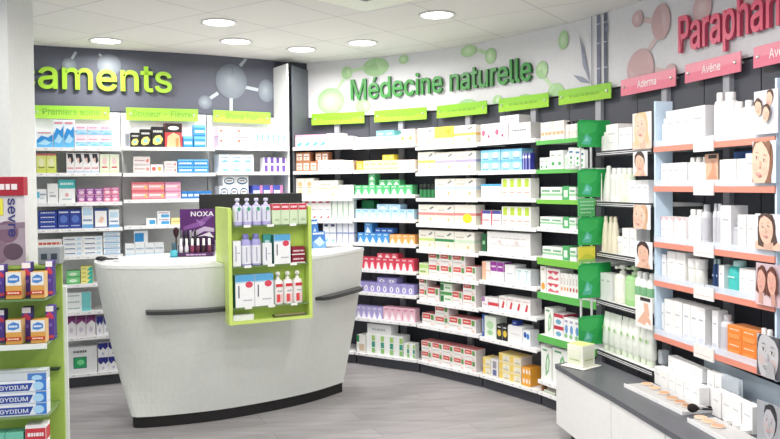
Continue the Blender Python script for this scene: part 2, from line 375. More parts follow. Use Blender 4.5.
[[65,471],[126,471],[126,98],[127,86],[128,76],[132,68],[136,61],[142,56],[150,53],[159,51],[170,50],[185,51],[202,54],[213,2],[192,-3],[168,-4],[145,-3],[125,2],[107,10],[92,21],[80,35],[72,52],[67,71],[65,93]]]],"u":[410,[[[182,-5],[164,-4],[146,-1],[130,4],[115,11],[101,20],[89,31],[78,44],[69,59],[62,76],[57,95],[54,116],[53,139],[53,379],[114,379],[114,144],[115,123],[119,105],[127,89],[137,75],[150,64],[164,56],[181,52],[200,50],[213,51],[226,53],[238,57],[249,62],[259,69],[268,77],[276,86],[283,97],[289,109],[293,122],[295,137],[296,153],[296,379],[357,379],[357,0],[298,0],[298,92],[307,92],[297,67],[286,47],[272,30],[257,17],[240,7],[222,0],[203,-4]]]],"v":[389,[[[163,0],[17,379],[84,379],[165,155],[187,87],[206,21],[184,21],[203,87],[224,155],[305,379],[371,379],[226,0]]]],"x":[379,[[[21,0],[171,218],[171,171],[29,379],[100,379],[147,306],[179,253],[207,206],[175,206],[202,253],[233,306],[282,379],[352,379],[209,169],[209,214],[358,0],[287,0],[231,85],[200,136],[173,182],[205,182],[178,136],[148,85],[91,0]]]],"è":[404,[[[212,-8],[185,-7],[161,-2],[138,6],[117,16],[98,30],[82,46],[68,64],[56,85],[46,108],[40,132],[35,159],[34,187],[35,215],[39,242],[46,267],[55,290],[67,311],[81,329],[97,346],[115,359],[135,370],[157,378],[180,383],[205,384],[221,384],[236,382],[251,379],[266,374],[280,368],[294,361],[307,351],[319,341],[331,329],[341,315],[350,299],[357,282],[363,263],[368,242],[370,219],[371,194],[371,169],[97,169],[97,157],[100,139],[104,122],[110,106],[118,92],[128,80],[139,70],[151,61],[165,55],[179,50],[195,47],[212,46],[224,47],[234,48],[244,50],[254,53],[263,56],[271,61],[278,66],[285,73],[292,80],[297,88],[302,96],[306,105],[365,91],[360,77],[353,63],[345,51],[335,39],[324,29],[311,19],[298,11],[283,4],[266,-1],[249,-5],[231,-7]],
[[309,220],[307,237],[303,254],[298,269],[291,282],[283,294],[273,305],[263,314],[250,321],[237,326],[222,329],[205,330],[189,329],[173,326],[159,321],[146,313],[135,304],[125,294],[116,282],[109,270],[103,256],[99,241],[97,226],[97,221]],
[[180,429],[114,529],[182,529],[230,429]]]],"é":[404,[[[212,-8],[185,-7],[161,-2],[138,6],[117,16],[98,30],[82,46],[68,64],[56,85],[46,108],[40,132],[35,159],[34,187],[35,215],[39,242],[46,267],[55,290],[67,311],[81,329],[97,346],[115,359],[135,370],[157,378],[180,383],[205,384],[221,384],[236,382],[251,379],[266,374],[280,368],[294,361],[307,351],[319,341],[331,329],[341,315],[350,299],[357,282],[363,263],[368,242],[370,219],[371,194],[371,169],[97,169],[97,157],[100,139],[104,122],[110,106],[118,92],[128,80],[139,70],[151,61],[165,55],[179,50],[195,47],[212,46],[224,47],[234,48],[244,50],[254,53],[263,56],[271,61],[278,66],[285,73],[292,80],[297,88],[302,96],[306,105],[365,91],[360,77],[353,63],[345,51],[335,39],[324,29],[311,19],[298,11],[283,4],[266,-1],[249,-5],[231,-7]],
[[309,220],[307,237],[303,254],[298,269],[291,282],[283,294],[273,305],[263,314],[250,321],[237,326],[222,329],[205,330],[189,329],[173,326],[159,321],[146,313],[135,304],[125,294],[116,282],[109,270],[103,256],[99,241],[97,226],[97,221]],
[[177,429],[225,529],[293,529],[227,429]]]]}
GLYPHS[' '] = [200, []]


def _area(l):
    return sum(a[0] * b[1] - b[0] * a[1] for a, b in zip(l, l[1:] + l[:1])) / 2


def _inside(p, l):
    c = False
    for a, b in zip(l, l[1:] + l[:1]):
        if (a[1] > p[1]) != (b[1] > p[1]) and p[0] < (b[0] - a[0]) * (p[1] - a[1]) / (b[1] - a[1]) + a[0]:
            c = not c
    return c


def _fatten(l, w, loops):
    """Make the strokes a little heavier: outlines move outwards, counters shrink."""
    sg = 1 if max((_area(q) for q in loops), key=abs) > 0 else -1
    q = [l[0]]
    for v in l[1:]:
        if math.hypot(v[0] - q[-1][0], v[1] - q[-1][1]) > .009:
            q.append(v)
    if math.hypot(q[0][0] - q[-1][0], q[0][1] - q[-1][1]) <= .009:
        q.pop()
    l = q
    out = []
    n = len(l)
    for i in range(n):
        a, b, c = Vector(l[i - 1]), Vector(l[i]), Vector(l[(i + 1) % n])
        d1, d2 = (b - a).normalized(), (c - b).normalized()
        n1, n2 = Vector((d1.y, -d1.x)), Vector((d2.y, -d2.x))
        m = n1 + n2
        if m.length < .2:
            m = n1.copy()
        m.normalize()
        k = w * sg / max(.5, m.dot(n1))
        out.append((b.x + m.x * k, b.y + m.y * k))
    return out


_GM = {}


def glyph(c):
    """Vertices, triangles and outline loops of one letter, size 1."""
    if c in _GM:
        return _GM[c]
    loops = [[(x / 1000, y / 1000) for x, y in l] for l in GLYPHS[c][1]]
    loops = [_fatten(l, .011, loops) for l in loops]
    vs, fs, ls = [], [], []
    if loops:
        sg = max((_area(l) for l in loops), key=abs) > 0
        outer = [l for l in loops if (_area(l) > 0) == sg]
        holes = [l for l in loops if (_area(l) > 0) != sg]
        for o in outer:
            grp = [o] + [h for h in holes if _inside(h[0], o) and not any(_inside(h[0], q) and abs(_area(q)) < abs(_area(o)) for q in outer if q is not o)]
            b = len(vs)
            tri = mathutils.geometry.tessellate_polygon([[Vector((x, y, 0)) for x, y in l] for l in grp])
            for l in grp:
                k = len(vs)
                vs += l
                ls.append(list(range(k, k + len(l))))
            for t in tri:
                a, c_, d = [vs[b + q] for q in t]
                up = (c_[0] - a[0]) * (d[1] - a[1]) - (c_[1] - a[1]) * (d[0] - a[0])
                fs.append(tuple(b + q for q in (t if up > 0 else t[::-1])))
    _GM[c] = (vs, fs, ls)
    return _GM[c]


def layout(s):
    x, out = 0.0, []
    for c in s:
        out.append((c, x))
        x += GLYPHS[c][0] / 1000
    return out


def text_box(s):
    xs, ys = [], []
    for c, ox in layout(s):
        for x, y in glyph(c)[0]:
            xs.append(x + ox)
            ys.append(y)
    return min(xs), max(xs), min(ys), max(ys)


def solid_letter(mb, c, fn, face_m, side_m, thick):
    """One letter: fn(x, z, n) maps its flat coordinates to the place, n = distance out of the surface."""
    vs, fs, ls = glyph(c)
    front = [fn(x, y, thick) for x, y in vs]
    mb.mesh(front, fs, face_m)
    if thick > 0.001:
        back = [fn(x, y, 0.0) for x, y in vs]
        n = len(vs)
        sides = []
        for l in ls:
            for a, b in zip(l, l[1:] + l[:1]):
                sides.append((a, b, n + b, n + a))
        mb.mesh(back + front, sides, side_m)


def flat_text(mb, s, x0, x1, z0, cap, col, y=-0.003, M=None):
    """Printed text on a front face (facing -y): spans x0..x1, baseline z0, capital height cap."""
    a, b, _, _ = text_box(s)
    c = text_box('M')[3]
    k = (x1 - x0) / (b - a)
    for ch, ox in layout(s):
        def fn(x, z, n):
            p = Vector((x0 + (x + ox - a) * k, y, z0 + z * cap / c))
            return M @ p if M is not None else p
        solid_letter(mb, ch, fn, mat(col), mat(col), 0.0)
# ------------------------------------------------------------------ plan of the shop
CEIL = 2.70
FASCIA_Z = 2.19


def miter(front, depth):
    """Offset an open chain away from the viewer (to its left as it runs)."""
    out = []
    n = len(front)
    dirs = []
    for i in range(n - 1):
        d = Vector((front[i + 1][0] - front[i][0], front[i + 1][1] - front[i][1]))
        dirs.append(d.normalized())
    for i in range(n):
        a = dirs[max(0, i - 1)]
        b = dirs[min(n - 2, i)]
        na, nb = Vector((-a.y, a.x)), Vector((-b.y, b.x))
        m = (na + nb).normalized()
        k = depth / max(0.5, m.dot(na))
        out.append((front[i][0] + m.x * k, front[i][1] + m.y * k))
    return out


LF = [(-2.78, 5.617), (-2.118, 5.868), (-1.44, 6.142), (-0.879, 6.508)]
RF = [(-0.866, 6.614), (-0.32, 6.415), (0.214, 6.087), (0.673, 5.62), (1.024, 5.154), (1.296, 4.642),
      (1.451, 4.062), (1.553, 3.637), (1.663, 3.179)]
LD, RD = 0.31, 0.33
LW, RW = miter(LF, LD), miter(RF, RD)
LWX = [(-3.9, 5.28)] + LW                 # the room wall carries on behind the pillar
dx, dy = RW[-1][0] - RW[-2][0], RW[-1][1] - RW[-2][1]
dl = math.hypot(dx, dy)
RWX = RW + [(RW[-1][0] + dx / dl * 1.9, RW[-1][1] + dy / dl * 1.9)]


def chaikin(p, n=2):
    for _ in range(n):
        q = [p[0]]
        for a, b in zip(p, p[1:]):
            q.append((a[0] * .75 + b[0] * .25, a[1] * .75 + b[1] * .25))
            q.append((a[0] * .25 + b[0] * .75, a[1] * .25 + b[1] * .75))
        q.append(p[-1])
        p = q
    return p


class Curve2:
    """A plan curve measured by its length; n is the distance out of it, towards the shop."""

    def __init__(self, pts):
        self.p = pts
        self.s = [0.0]
        for a, b in zip(pts, pts[1:]):
            self.s.append(self.s[-1] + math.hypot(b[0] - a[0], b[1] - a[1]))

    def at(self, s, n=0.0):
        i = 0
        while i < len(self.p) - 2 and s > self.s[i + 1]:
            i += 1
        a, b = self.p[i], self.p[i + 1]
        L = self.s[i + 1] - self.s[i]
        t = (s - self.s[i]) / L
        ex, ey = (b[0] - a[0]) / L, (b[1] - a[1]) / L
        return a[0] + (b[0] - a[0]) * t + ey * n, a[1] + (b[1] - a[1]) * t - ex * n

    def ang(self, s):
        a, b = self.at(s - 0.02), self.at(s + 0.02)
        return math.atan2(b[1] - a[1], b[0] - a[0])

    def hit(self, px, py):
        best = None
        for i in range(len(self.p) - 1):
            a, b = self.p[i], self.p[i + 1]
            u, z = at_seg(px, py, a, b)
            L = self.s[i + 1] - self.s[i]
            off = 0 if 0 <= u <= L else min(abs(u), abs(u - L))
            if best is None or off < best[0]:
                best = (off, self.s[i] + u, z)
        return best[1], best[2]


LFAS = Curve2(chaikin([(p[0], p[1]) for p in LWX]))
RFAS = Curve2(chaikin([(p[0], p[1]) for p in RWX]))

# ------------------------------------------------------------------ room shell
mb = MB()
mb.face([(-6, -1.5, 0), (4.5, -1.5, 0), (4.5, 8.5, 0), (-6, 8.5, 0)], floor_material())
mb.build('floor', kind='structure')
mb = MB()
mb.face([(-6, -1.5, CEIL), (-6, 8.5, CEIL), (4.5, 8.5, CEIL), (4.5, -1.5, CEIL)], ceiling_material())
mb.build('ceiling', kind='structure')


def wall_chain(name, pts, m, thick=0.12):
    back = miter(pts, thick)
    mb = MB()
    for i in range(len(pts) - 1):
        mb.prism([pts[i], pts[i + 1], back[i + 1], back[i]], 0, CEIL, m)
    return mb.build(name, kind='structure')


wall_chain('wall_left', miter(LWX, 0.03), mat('e4e6e6', 0.7))
wall_chain('wall_right', miter(RWX, 0.03), mat('565862', 0.7))
a = miter(LWX, 0.03)[-1]
b = miter(RWX, 0.03)[0]
wall_chain('wall_corner', [a, b], mat('565862', 0.7))

# pillar beside the first white bay
mb = MB()
pr = at_y(36.6, 188, 4.45)
mb.box((pr.x - 0.62, 4.15, 0), (pr.x, 4.45, CEIL), mat('d6d8d8', 0.8))
mb.build('wall_pillar', kind='structure')


# printed fascia boards above the bays
class Fascia:
    def __init__(self, cv, thick, base_m):
        self.c, self.t, self.mb = cv, thick, MB()
        rings = []
        for i, s in enumerate(cv.s):
            f = cv.at(min(max(s, 1e-4), cv.s[-1] - 1e-4), thick)
            g = cv.at(min(max(s, 1e-4), cv.s[-1] - 1e-4), -0.02)
            rings.append([(f[0], f[1], FASCIA_Z), (f[0], f[1], CEIL - .001), (g[0], g[1], CEIL - .001), (g[0], g[1], FASCIA_Z)])
        self.mb.loft(rings, base_m, smooth=False)
        self.k = 0

    def P(self, s, z, n=0.0):
        p = self.c.at(s, self.t + n)
        return Vector((p[0], p[1], z))

    def sz(self, px, py, n=0.0):
        """Length along and height of what shows at a pixel, n out of the board."""
        s, z = self.c.hit(px, py)
        d = ray(px, py)
        for _ in range(6):
            def off(s_):
                q = self.c.at(s_, self.t + n)
                return q[0] * d.y - q[1] * d.x
            f0, f1 = off(s), off(s + .002)
            s -= f0 * .002 / (f1 - f0)
        q = self.c.at(s, self.t + n)
        return s, CAMZ + d.z * math.hypot(q[0], q[1]) / math.hypot(d.x, d.y)

    def poly(self, sz, col):
        self.k += 1
        n = 0.004 + 0.00003 * self.k
        pts = [self.P(s, min(CEIL - .004, max(FASCIA_Z + .002, z)), n) for s, z in sz]
        self.mb.face(pts, col)

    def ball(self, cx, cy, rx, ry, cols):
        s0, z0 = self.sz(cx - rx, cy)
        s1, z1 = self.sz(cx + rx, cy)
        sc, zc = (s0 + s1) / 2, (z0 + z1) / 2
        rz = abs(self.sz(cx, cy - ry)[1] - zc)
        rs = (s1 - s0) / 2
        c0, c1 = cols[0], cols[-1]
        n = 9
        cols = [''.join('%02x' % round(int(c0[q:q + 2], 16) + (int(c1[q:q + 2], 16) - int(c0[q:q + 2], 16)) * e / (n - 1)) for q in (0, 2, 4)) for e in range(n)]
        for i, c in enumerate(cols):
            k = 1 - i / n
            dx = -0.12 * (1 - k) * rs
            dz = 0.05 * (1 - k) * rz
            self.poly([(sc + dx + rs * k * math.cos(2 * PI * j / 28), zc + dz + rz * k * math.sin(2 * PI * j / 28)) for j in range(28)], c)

    def rod(self, x0, y0, x1, y1, w, col):
        a, b = self.sz(x0, y0), self.sz(x1, y1)
        d = Vector((b[0] - a[0], b[1] - a[1])).normalized() * w / 2
        self.poly([(a[0] - d.y, a[1] + d.x), (a[0] + d.y, a[1] - d.x), (b[0] + d.y, b[1] - d.x), (b[0] - d.y, b[1] + d.x)], col)


SLATE = '585b68'
fl = Fascia(LFAS, 0.02, mat(SLATE, 0.6))
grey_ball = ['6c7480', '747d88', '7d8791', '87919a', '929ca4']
for r in [(218, 93, 209, 99, .03), (244, 87, 258, 90, .03), (231, 98, 231, 114, .03), (240, 66, 246, 58, .03), (70, 62, 76, 52, .02), (106, 60, 99, 54, .02)]:
    fl.rod(*r, 'a9b2b8')
for q in [(231, 81.5, 15.5, 17.5), (205, 102.5, 7, 7), (266, 91, 8, 11.5), (69, 65, 7.5, 7), (109, 65, 12, 11)]:
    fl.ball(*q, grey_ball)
fl.mb.build('trim_1', kind='structure')

fr = Fascia(RFAS, 0.02, mat('d9d9dd', 0.6))
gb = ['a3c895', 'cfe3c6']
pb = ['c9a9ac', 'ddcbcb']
for r in [(336, 92, 344, 79), (352, 71, 368, 67), (478, 50, 487, 53), (545, 78, 552, 86)]:
    fr.rod(*r, .03, 'bcd6b0')
for r in [(644, 20, 653, 21), (657, 38, 648, 52), (655, 70, 667, 72)]:
    fr.rod(*r, .035, 'd2bcbc')
for q in [(331, 101, 13.5, 13), (347, 73, 5.5, 6.5), (376, 67, 13, 9), (363, 106, 8, 7), (404, 59.5, 5, 4.5), (469, 51, 8, 6), (491, 56, 5.5, 8), (542.3, 70, 6, 9),
          (556.5, 92, 8, 9), (564, 40, 5, 9.5), (525, 100, 8, 6), (498, 101, 5, 6), (468, 104, 9, 5)]:
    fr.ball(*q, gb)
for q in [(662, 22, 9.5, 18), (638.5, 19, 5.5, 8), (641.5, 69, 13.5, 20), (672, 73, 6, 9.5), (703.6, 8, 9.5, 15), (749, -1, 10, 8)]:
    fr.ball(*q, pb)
BAM = '70758a'
for px, w, c in [(599.5, .032, BAM), (606.5, .03, '5d6274'), (592.8, .008, '8a8fa0')]:
    s, _ = fr.sz(px, 60)
    fr.poly([(s - w / 2, FASCIA_Z), (s + w / 2, FASCIA_Z), (s + w / 2, CEIL), (s - w / 2, CEIL)], c)
    if w > .02:
        for z in (2.33, 2.5, 2.63):
            fr.poly([(s - w / 2, z), (s + w / 2, z), (s + w / 2, z + .006), (s - w / 2, z + .006)], 'c8cad4')
for leaf in [[(580.5, 35), (585, 50), (591, 83), (584, 66)], [(574, 75), (583, 77), (591.5, 83), (581, 82)], [(606, 30), (609, 22), (608.5, 34)]]:
    fr.poly([fr.sz(*p) for p in reversed(leaf)], '8d92a5')
fr.mb.build('trim_2', kind='structure')


# raised lettering
def lettering(fas, word, ref, px0, px1, py, zb, zc, face, side, label, name, thick=.022):
    """ref: the piece of the word that spans px0..px1 in the frame."""
    s0, _ = fas.sz(px0, py, .034)
    s1, _ = fas.sz(px1, py, .034)
    i = word.index(ref)
    x_off = layout(word)[i][1]
    a, b, _, _ = text_box(ref)
    k = (s1 - s0) / (b - a)
    kz = (zc - zb) / text_box('M')[3]
    root_p = fas.c.at((s0 + s1) / 2, fas.t)
    M = frame(root_p, 0, zb)
    Mi = M.inverted()
    r = thing(name, label, 'lettering', M)
    for ch, ox in layout(word):
        if ch == ' ':
            continue

        def fn(x, z, n):
            return Mi @ fas.P(s0 + (x + ox - x_off - a) * k, zb + z * kz, n + .012)
        mb = MB()
        solid_letter(mb, ch, fn, mat(face, 0.35), mat(side, 0.4), thick)
        mb.build('letter', r)


lettering(fl, 'Médicaments', 'aments', 38, 172, 85, 2.36, 2.583, '93bf36', '5f8422', 'raised lime green letters on slate band over the white bays', 'fascia_lettering')
lettering(fr, 'Médecine naturelle', 'Médecine naturelle', 350.3, 530.8, 82, 2.335, 2.515, '358c3a', '27682c', 'raised dark green words on white band over the dark bays', 'fascia_lettering')
lettering(fr, 'Parapharmacie', 'Paraphar', 678, 774, 45, 2.305, 2.51, 'e2647f', 'c04a66', 'raised pink letters on white band over the red-railed bays', 'fascia_lettering')


# ------------------------------------------------------------------ small signs over the bays
def bay_sign(fas, x0, x1, y, zc, face, lower_col, words, label, col, blur=False, size=.05):
    s0, _ = fas.sz(x0, y, .045)
    s1, _ = fas.sz(x1, y, .045)
    w = s1 - s0
    sc = (s0 + s1) / 2
    p = fas.c.at(sc, fas.t + .045)
    M = frame(p, fas.c.ang(sc), zc - .052)
    r = thing('bay_sign', label, 'sign', M, 'coloured name boards above the bays')
    mb = MB()
    mb.box((-w / 2, -.004, 0), (w / 2, .004, .104), mat(face, .3), bev=.0015)
    shapes = [('r', .0, .0, 1, .5, lower_col)]  # lower half of the board in a second colour
    if blur:
        shapes.append(('x', .22, .4, .78, .58, col))
    print_front(mb, w, .104, shapes, -.004)
    if not blur:
        n = len(words)
        tw = min(w * .82, .030 * n)
        flat_text(mb, words, -tw / 2, tw / 2, .033, size, col, -.0056)
    mb.build('board', r)
    for sx in (-1, 1):
        mb = MB()
        MM = Matrix.Translation((sx * (w / 2 - .035), -.004, .052)) @ Matrix.Rotation(PI / 2, 4, 'X')
        rings = [[MM @ Vector((rr * math.cos(a), rr * math.sin(a), z)) for a in [2 * PI * j / 12 for j in range(12)]] for rr, z in ((.009, -.045), (.009, .006), (.006, .009))]
        mb.loft(rings, mat('d9dbd6', .25, .6))
        mb.build('standoff_bolt', r)


G1 = '8cc240'
bay_sign(fl, 33, 109.7, 114, 2.168, G1, '98ca46', 'Premiers soins', 'lime sign with two words above bay beside the pillar', '6fa03c')
bay_sign(fl, 126, 198.5, 116, 2.168, G1, '98ca46', 'Douleur - Fièvre', 'lime sign with two words above the white middle bay', '6fa03c')
bay_sign(fl, 212, 270.5, 118, 2.168, G1, '9ccc46', 'Rhume Toux', 'lime sign above the white bay at the corner', '6fa03c')
for x0, x1, y, bay in [(311.7, 363, 118, 'first green board from the corner, above dark corner bay'), (374.6, 425.2, 115, 'second green board from the corner, above second dark bay'),
                       (436.5, 486.6, 110, 'third green board from the corner, above third dark bay'), (498.6, 547.6, 105, 'fourth green board from the corner, beside the bamboo leaf print'),
                       (558.8, 609.4, 98, 'fifth green board from the corner, under the printed bamboo stems')]:
    bay_sign(fr, x0, x1, y, 2.168, '86c232', '98cc36', '', bay, '7cb42e', blur=True)
bay_sign(fr, 620.7, 673.8, 90, 2.168, 'ea8fa2', 'e88096', 'Aderma', 'pink board nearest the bamboo print, first of three', 'fdeef0', size=.045)
bay_sign(fr, 685.4, 740.7, 78, 2.168, 'ea8fa2', 'e88096', 'Avène', 'middle pink board under the big pink letters', 'fdeef0', size=.045)
bay_sign(fr, 754, 812, 67, 2.168, 'ea8fa2', 'e88096', 'Avène', 'pink board cut off at the edge of the photo', 'fdeef0', size=.045)
# ------------------------------------------------------------------ goods: one maker per kind of pack
def loft_color(mb, rings, colfn, cap0=True, cap1=True):
    n = len(rings[0])
    b = len(mb.v)
    mb.v.extend(tuple(p) for r in rings for p in r)
    for k in range(len(rings) - 1):
        for j in range(n):
            a, c = k * n + j, k * n + (j + 1) % n
            mb.f.append((b + a, b + c, b + c + n, b + a + n))
            ctr = (Vector(rings[k][j]) + Vector(rings[k][(j + 1) % n]) + Vector(rings[k + 1][j]) + Vector(rings[k + 1][(j + 1) % n])) / 4
            mb.m.append(mb.mi(colfn(k, ctr)))
            mb.sm.append(True)
    if cap0:
        mb.face(list(reversed(rings[0])), colfn(0, Vector(rings[0][0])))
    if cap1:
        mb.face(rings[-1], colfn(len(rings) - 2, Vector(rings[-1][0])))


def oval(rx, ry, z, cy, n=16, e=2.6):
    out = []
    for j in range(n):
        a = 2 * PI * j / n
        c, s = math.cos(a), math.sin(a)
        out.append((rx * math.copysign(abs(c) ** (2 / e), c), cy + ry * math.copysign(abs(s) ** (2 / e), s), z))
    return out


def pack_box(w, d, h, st):
    mb = MB()
    b = min(.0012, w * .02)
    base = st['base']
    mb.box((-w / 2, 0, 0), (w / 2, d, h), base, bev=b)
    sides = [s for s in st['shapes'] if s[0] == 'r' and s[1] <= 0 and s[3] >= 1]
    print_front(mb, w - 2 * b, h, st['shapes'], 0.0)
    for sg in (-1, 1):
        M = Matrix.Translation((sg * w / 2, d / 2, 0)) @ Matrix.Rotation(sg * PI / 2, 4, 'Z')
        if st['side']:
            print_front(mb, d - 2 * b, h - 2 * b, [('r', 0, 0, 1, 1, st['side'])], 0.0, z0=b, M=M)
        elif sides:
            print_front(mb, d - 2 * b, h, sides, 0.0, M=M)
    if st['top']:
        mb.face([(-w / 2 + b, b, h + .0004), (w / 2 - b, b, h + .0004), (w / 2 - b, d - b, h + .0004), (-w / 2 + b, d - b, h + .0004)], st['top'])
    return [(None, mb)]


def pack_bottle(w, d, h, st, form='bottle'):
    col, cap = st['base'], st.get('cap') or 'f2f2f0'
    lab = st.get('label')
    r = w / 2
    ry = min(r, d / 2)
    cy = ry
    fr = {'bottle': .84, 'pump': .76, 'cone': .84, 'drop': .52}[form]
    hb = h * fr
    if form == 'cone':
        prof = [(.90, 0), (1, .02), (.96, .3), (.82, .62), (.62, .9), (.46, 1)]
    elif form == 'drop':
        prof = [(.92, 0), (1, .03), (1, .72), (.9, .86), (.55, 1)]
    else:
        prof = [(.93, 0), (1, .02), (1, .25), (1, .62), (.99, .82), (.92, .93), (.72, .985), (.5, 1)]
    rings = [oval(r * k, ry * k, hb * t, cy) for k, t in prof]
    l0, l1 = st.get('lz', (.2, .8))

    def colfn(k, c):
        t = c.z / hb
        if lab and c.y < cy - ry * .2 and l0 <= t <= l1:
            return lab
        return col
    if lab:
        fine = []
        for (k0, t0), (k1, t1) in zip(prof, prof[1:]):
            m = 4 if t1 - t0 > .15 else 1
            for i in range(m):
                t = i / m
                fine.append((k0 + (k1 - k0) * t, t0 + (t1 - t0) * t))
        fine.append(prof[-1])
        rings = [oval(r * k, ry * k, hb * t, cy) for k, t in fine]
    mb = MB()
    loft_color(mb, rings, colfn)
    for s in st['shapes']:
        print_front(mb, w * .7, hb, [s], -.0015)
    out = [(None, mb)]
    c = MB()
    if form == 'pump':
        c.lathe([(r * .42, hb), (r * .42, hb + h * .07), (r * .22, hb + h * .075), (r * .22, hb + h * .13), (r * .5, hb + h * .14), (r * .5, hb + h * .21), (r * .35, hb + h * .24)], mat(cap), 10, 0, cy)
        c.box((-r * .16, cy - r * 1.0, hb + h * .15), (r * .16, cy, hb + h * .2), cap)
        out.append(('pump', c))
    elif form == 'cone':
        c.lathe([(r * .46, hb), (r * .47, hb + h * .1), (r * .36, hb + h * .15), (r * .12, hb + h * .16)], mat(cap), 12, 0, cy)
        out.append(('cap', c))
    elif form == 'drop':
        c.lathe([(r * .62, hb - h * .02), (r * .62, h * .86), (r * .5, h), (r * .2, h)], mat(cap), 12, 0, cy)
        out.append(('cap', c))
    else:
        c.lathe([(r * .62, hb), (r * .64, hb + .002), (r * .62, h - .003), (r * .54, h)], mat(cap), 12, 0, cy)
        out.append(('cap', c))
    return out


def pack_tube(w, d, h, st):
    col, cap = st['base'], st.get('cap') or 'f2f2f0'
    r = w / 2
    ry = min(r, d / 2)
    h0 = h * .16
    mb = MB()
    rings = [oval(r * .8, ry * .8, h0, ry), oval(r * .95, ry, h0 + h * .05, ry), oval(r * .97, ry * .8, h * .55, ry), oval(r, ry * .35, h * .88, ry), oval(r, .0015, h * .93, ry), oval(r, .0015, h, ry)]
    lab = st.get('label')
    loft_color(mb, rings, lambda k, c: lab if lab and k == 2 and c.y < ry else col)
    for s in st['shapes']:
        print_front(mb, w * .8, h, [s], -.001)
    c = MB()
    c.lathe([(r * .72, 0), (r * .75, .002), (r * .75, h0)], mat(cap), 12, 0, ry, ky=ry / r)
    return [(None, mb), ('cap', c)]


def pack_jar(w, d, h, st):
    col, cap = st['base'], st.get('cap') or 'f2f2f0'
    r = w / 2
    ry = min(r, d / 2)
    mb = MB()
    hb = h * .66
    rings = [oval(r * k, ry * k, z, ry, 18, 2.0) for k, z in [(.85, 0), (.95, h * .04), (.95, hb * .9), (.85, hb)]]
    lab = st.get('label')
    loft_color(mb, rings, lambda k, c: lab if lab and k == 1 and c.y < ry else col)
    c = MB()
    c.lathe([(r * .98, hb), (r, hb + .001), (r, h - .003), (r * .94, h)], mat(cap), 18, 0, ry, ky=ry / r)
    return [(None, mb), ('lid', c)]


MAKERS = {'box': pack_box, 'tube': pack_tube, 'jar': pack_jar,
          'bottle': lambda w, d, h, st: pack_bottle(w, d, h, st, 'bottle'), 'pump': lambda w, d, h, st: pack_bottle(w, d, h, st, 'pump'),
          'cone': lambda w, d, h, st: pack_bottle(w, d, h, st, 'cone'), 'drop': lambda w, d, h, st: pack_bottle(w, d, h, st, 'drop')}
NAMES = {'box': 'medicine_box', 'tube': 'cream_tube', 'jar': 'cream_jar', 'bottle': 'care_bottle', 'pump': 'pump_bottle', 'cone': 'tapered_bottle', 'drop': 'dropper_bottle'}
CATS = {'box': 'box', 'tube': 'tube', 'jar': 'jar', 'bottle': 'bottle', 'pump': 'bottle', 'cone': 'bottle', 'drop': 'bottle'}
ORD = ['first', 'second', 'third', 'fourth', 'fifth', 'sixth', 'seventh', 'eighth', 'ninth', 'tenth', 'eleventh', 'twelfth']
STK = {1: [''], 2: ['lower ', 'upper '], 3: ['lowest ', 'middle ', 'topmost '], 4: ['lowest ', 'second-lowest ', 'second-highest ', 'topmost ']}


def make_pack(kind, w, d, h, st, name):
    out = []
    for part, mb in MAKERS[kind](w, d, h, st):
        out.append((part or name, mb.data(part or name)))
    return out


def place(parts, M, label, cat, group):
    o = link(parts[0][0], parts[0][1], None, M, label, cat, group)
    for nm, me in parts[1:]:
        link(nm, me, o)
    return o


def row(P0, P1, ang, zbase, where, x0, x1, yt, n, m, desc, st, kind='box', inset=.022, dep=None, name=None, gap=.0022, ybot=None, lim=None, zmax=None, maxd=.12):
    """n packs side by side, m high, filling the frame's x0..x1 up to yt on the plane P0-P1 set back by inset."""
    nx, ny = -math.sin(ang), math.cos(ang)
    A = (P0[0] + nx * inset, P0[1] + ny * inset)
    B = (P1[0] + nx * inset, P1[1] + ny * inset)
    u0, _ = at_seg(x0, yt, A, B)
    u1, _ = at_seg(x1, yt, A, B)
    _, zt = at_seg((x0 + x1) / 2, yt, A, B)
    if ybot is not None:
        _, zbase = at_seg((x0 + x1) / 2, ybot, A, B)
    if zmax is not None:
        zt = min(zt, zmax)
    h = max(.012, (zt - zbase) / m)
    if lim:
        u0, u1 = max(u0, lim[0]), min(u1, lim[1])
    w = (u1 - u0) / n
    d = dep or min(maxd, max(.04, w * 1.3 if kind == 'box' else w))
    nm = name or NAMES[kind]
    parts = make_pack(kind, w - gap, d, h - .0005, st, nm)
    grp = None
    if n * m > 1:
        grp = f'{desc} packs, {where}'
    for i in range(n):
        jx, ja = random.uniform(-.003, .003), random.uniform(-.006, .006)
        for k in range(m):
            u = u0 + w * (i + .5)
            p = (A[0] + (B[0] - A[0]) * u / math.hypot(B[0] - A[0], B[1] - A[1]) + nx * jx, A[1] + (B[1] - A[1]) * u / math.hypot(B[0] - A[0], B[1] - A[1]) + ny * jx)
            bits = [desc]
            pos = STK.get(m, STK[1])[k] + (f'{ORD[i]} from left' if n > 1 else '')
            if pos.strip():
                bits.append(pos.strip())
            bits.append(where)
            place(parts, frame(p, ang + ja, zbase + h * k), check(', '.join(bits)), CATS[kind] if name is None or kind != 'box' else 'box', grp)
    return zt


SHELF_WORD = ['top shelf', 'second shelf', 'third shelf', 'fourth shelf', 'fifth shelf', 'sixth shelf', 'seventh shelf', 'eighth shelf', 'ninth shelf']


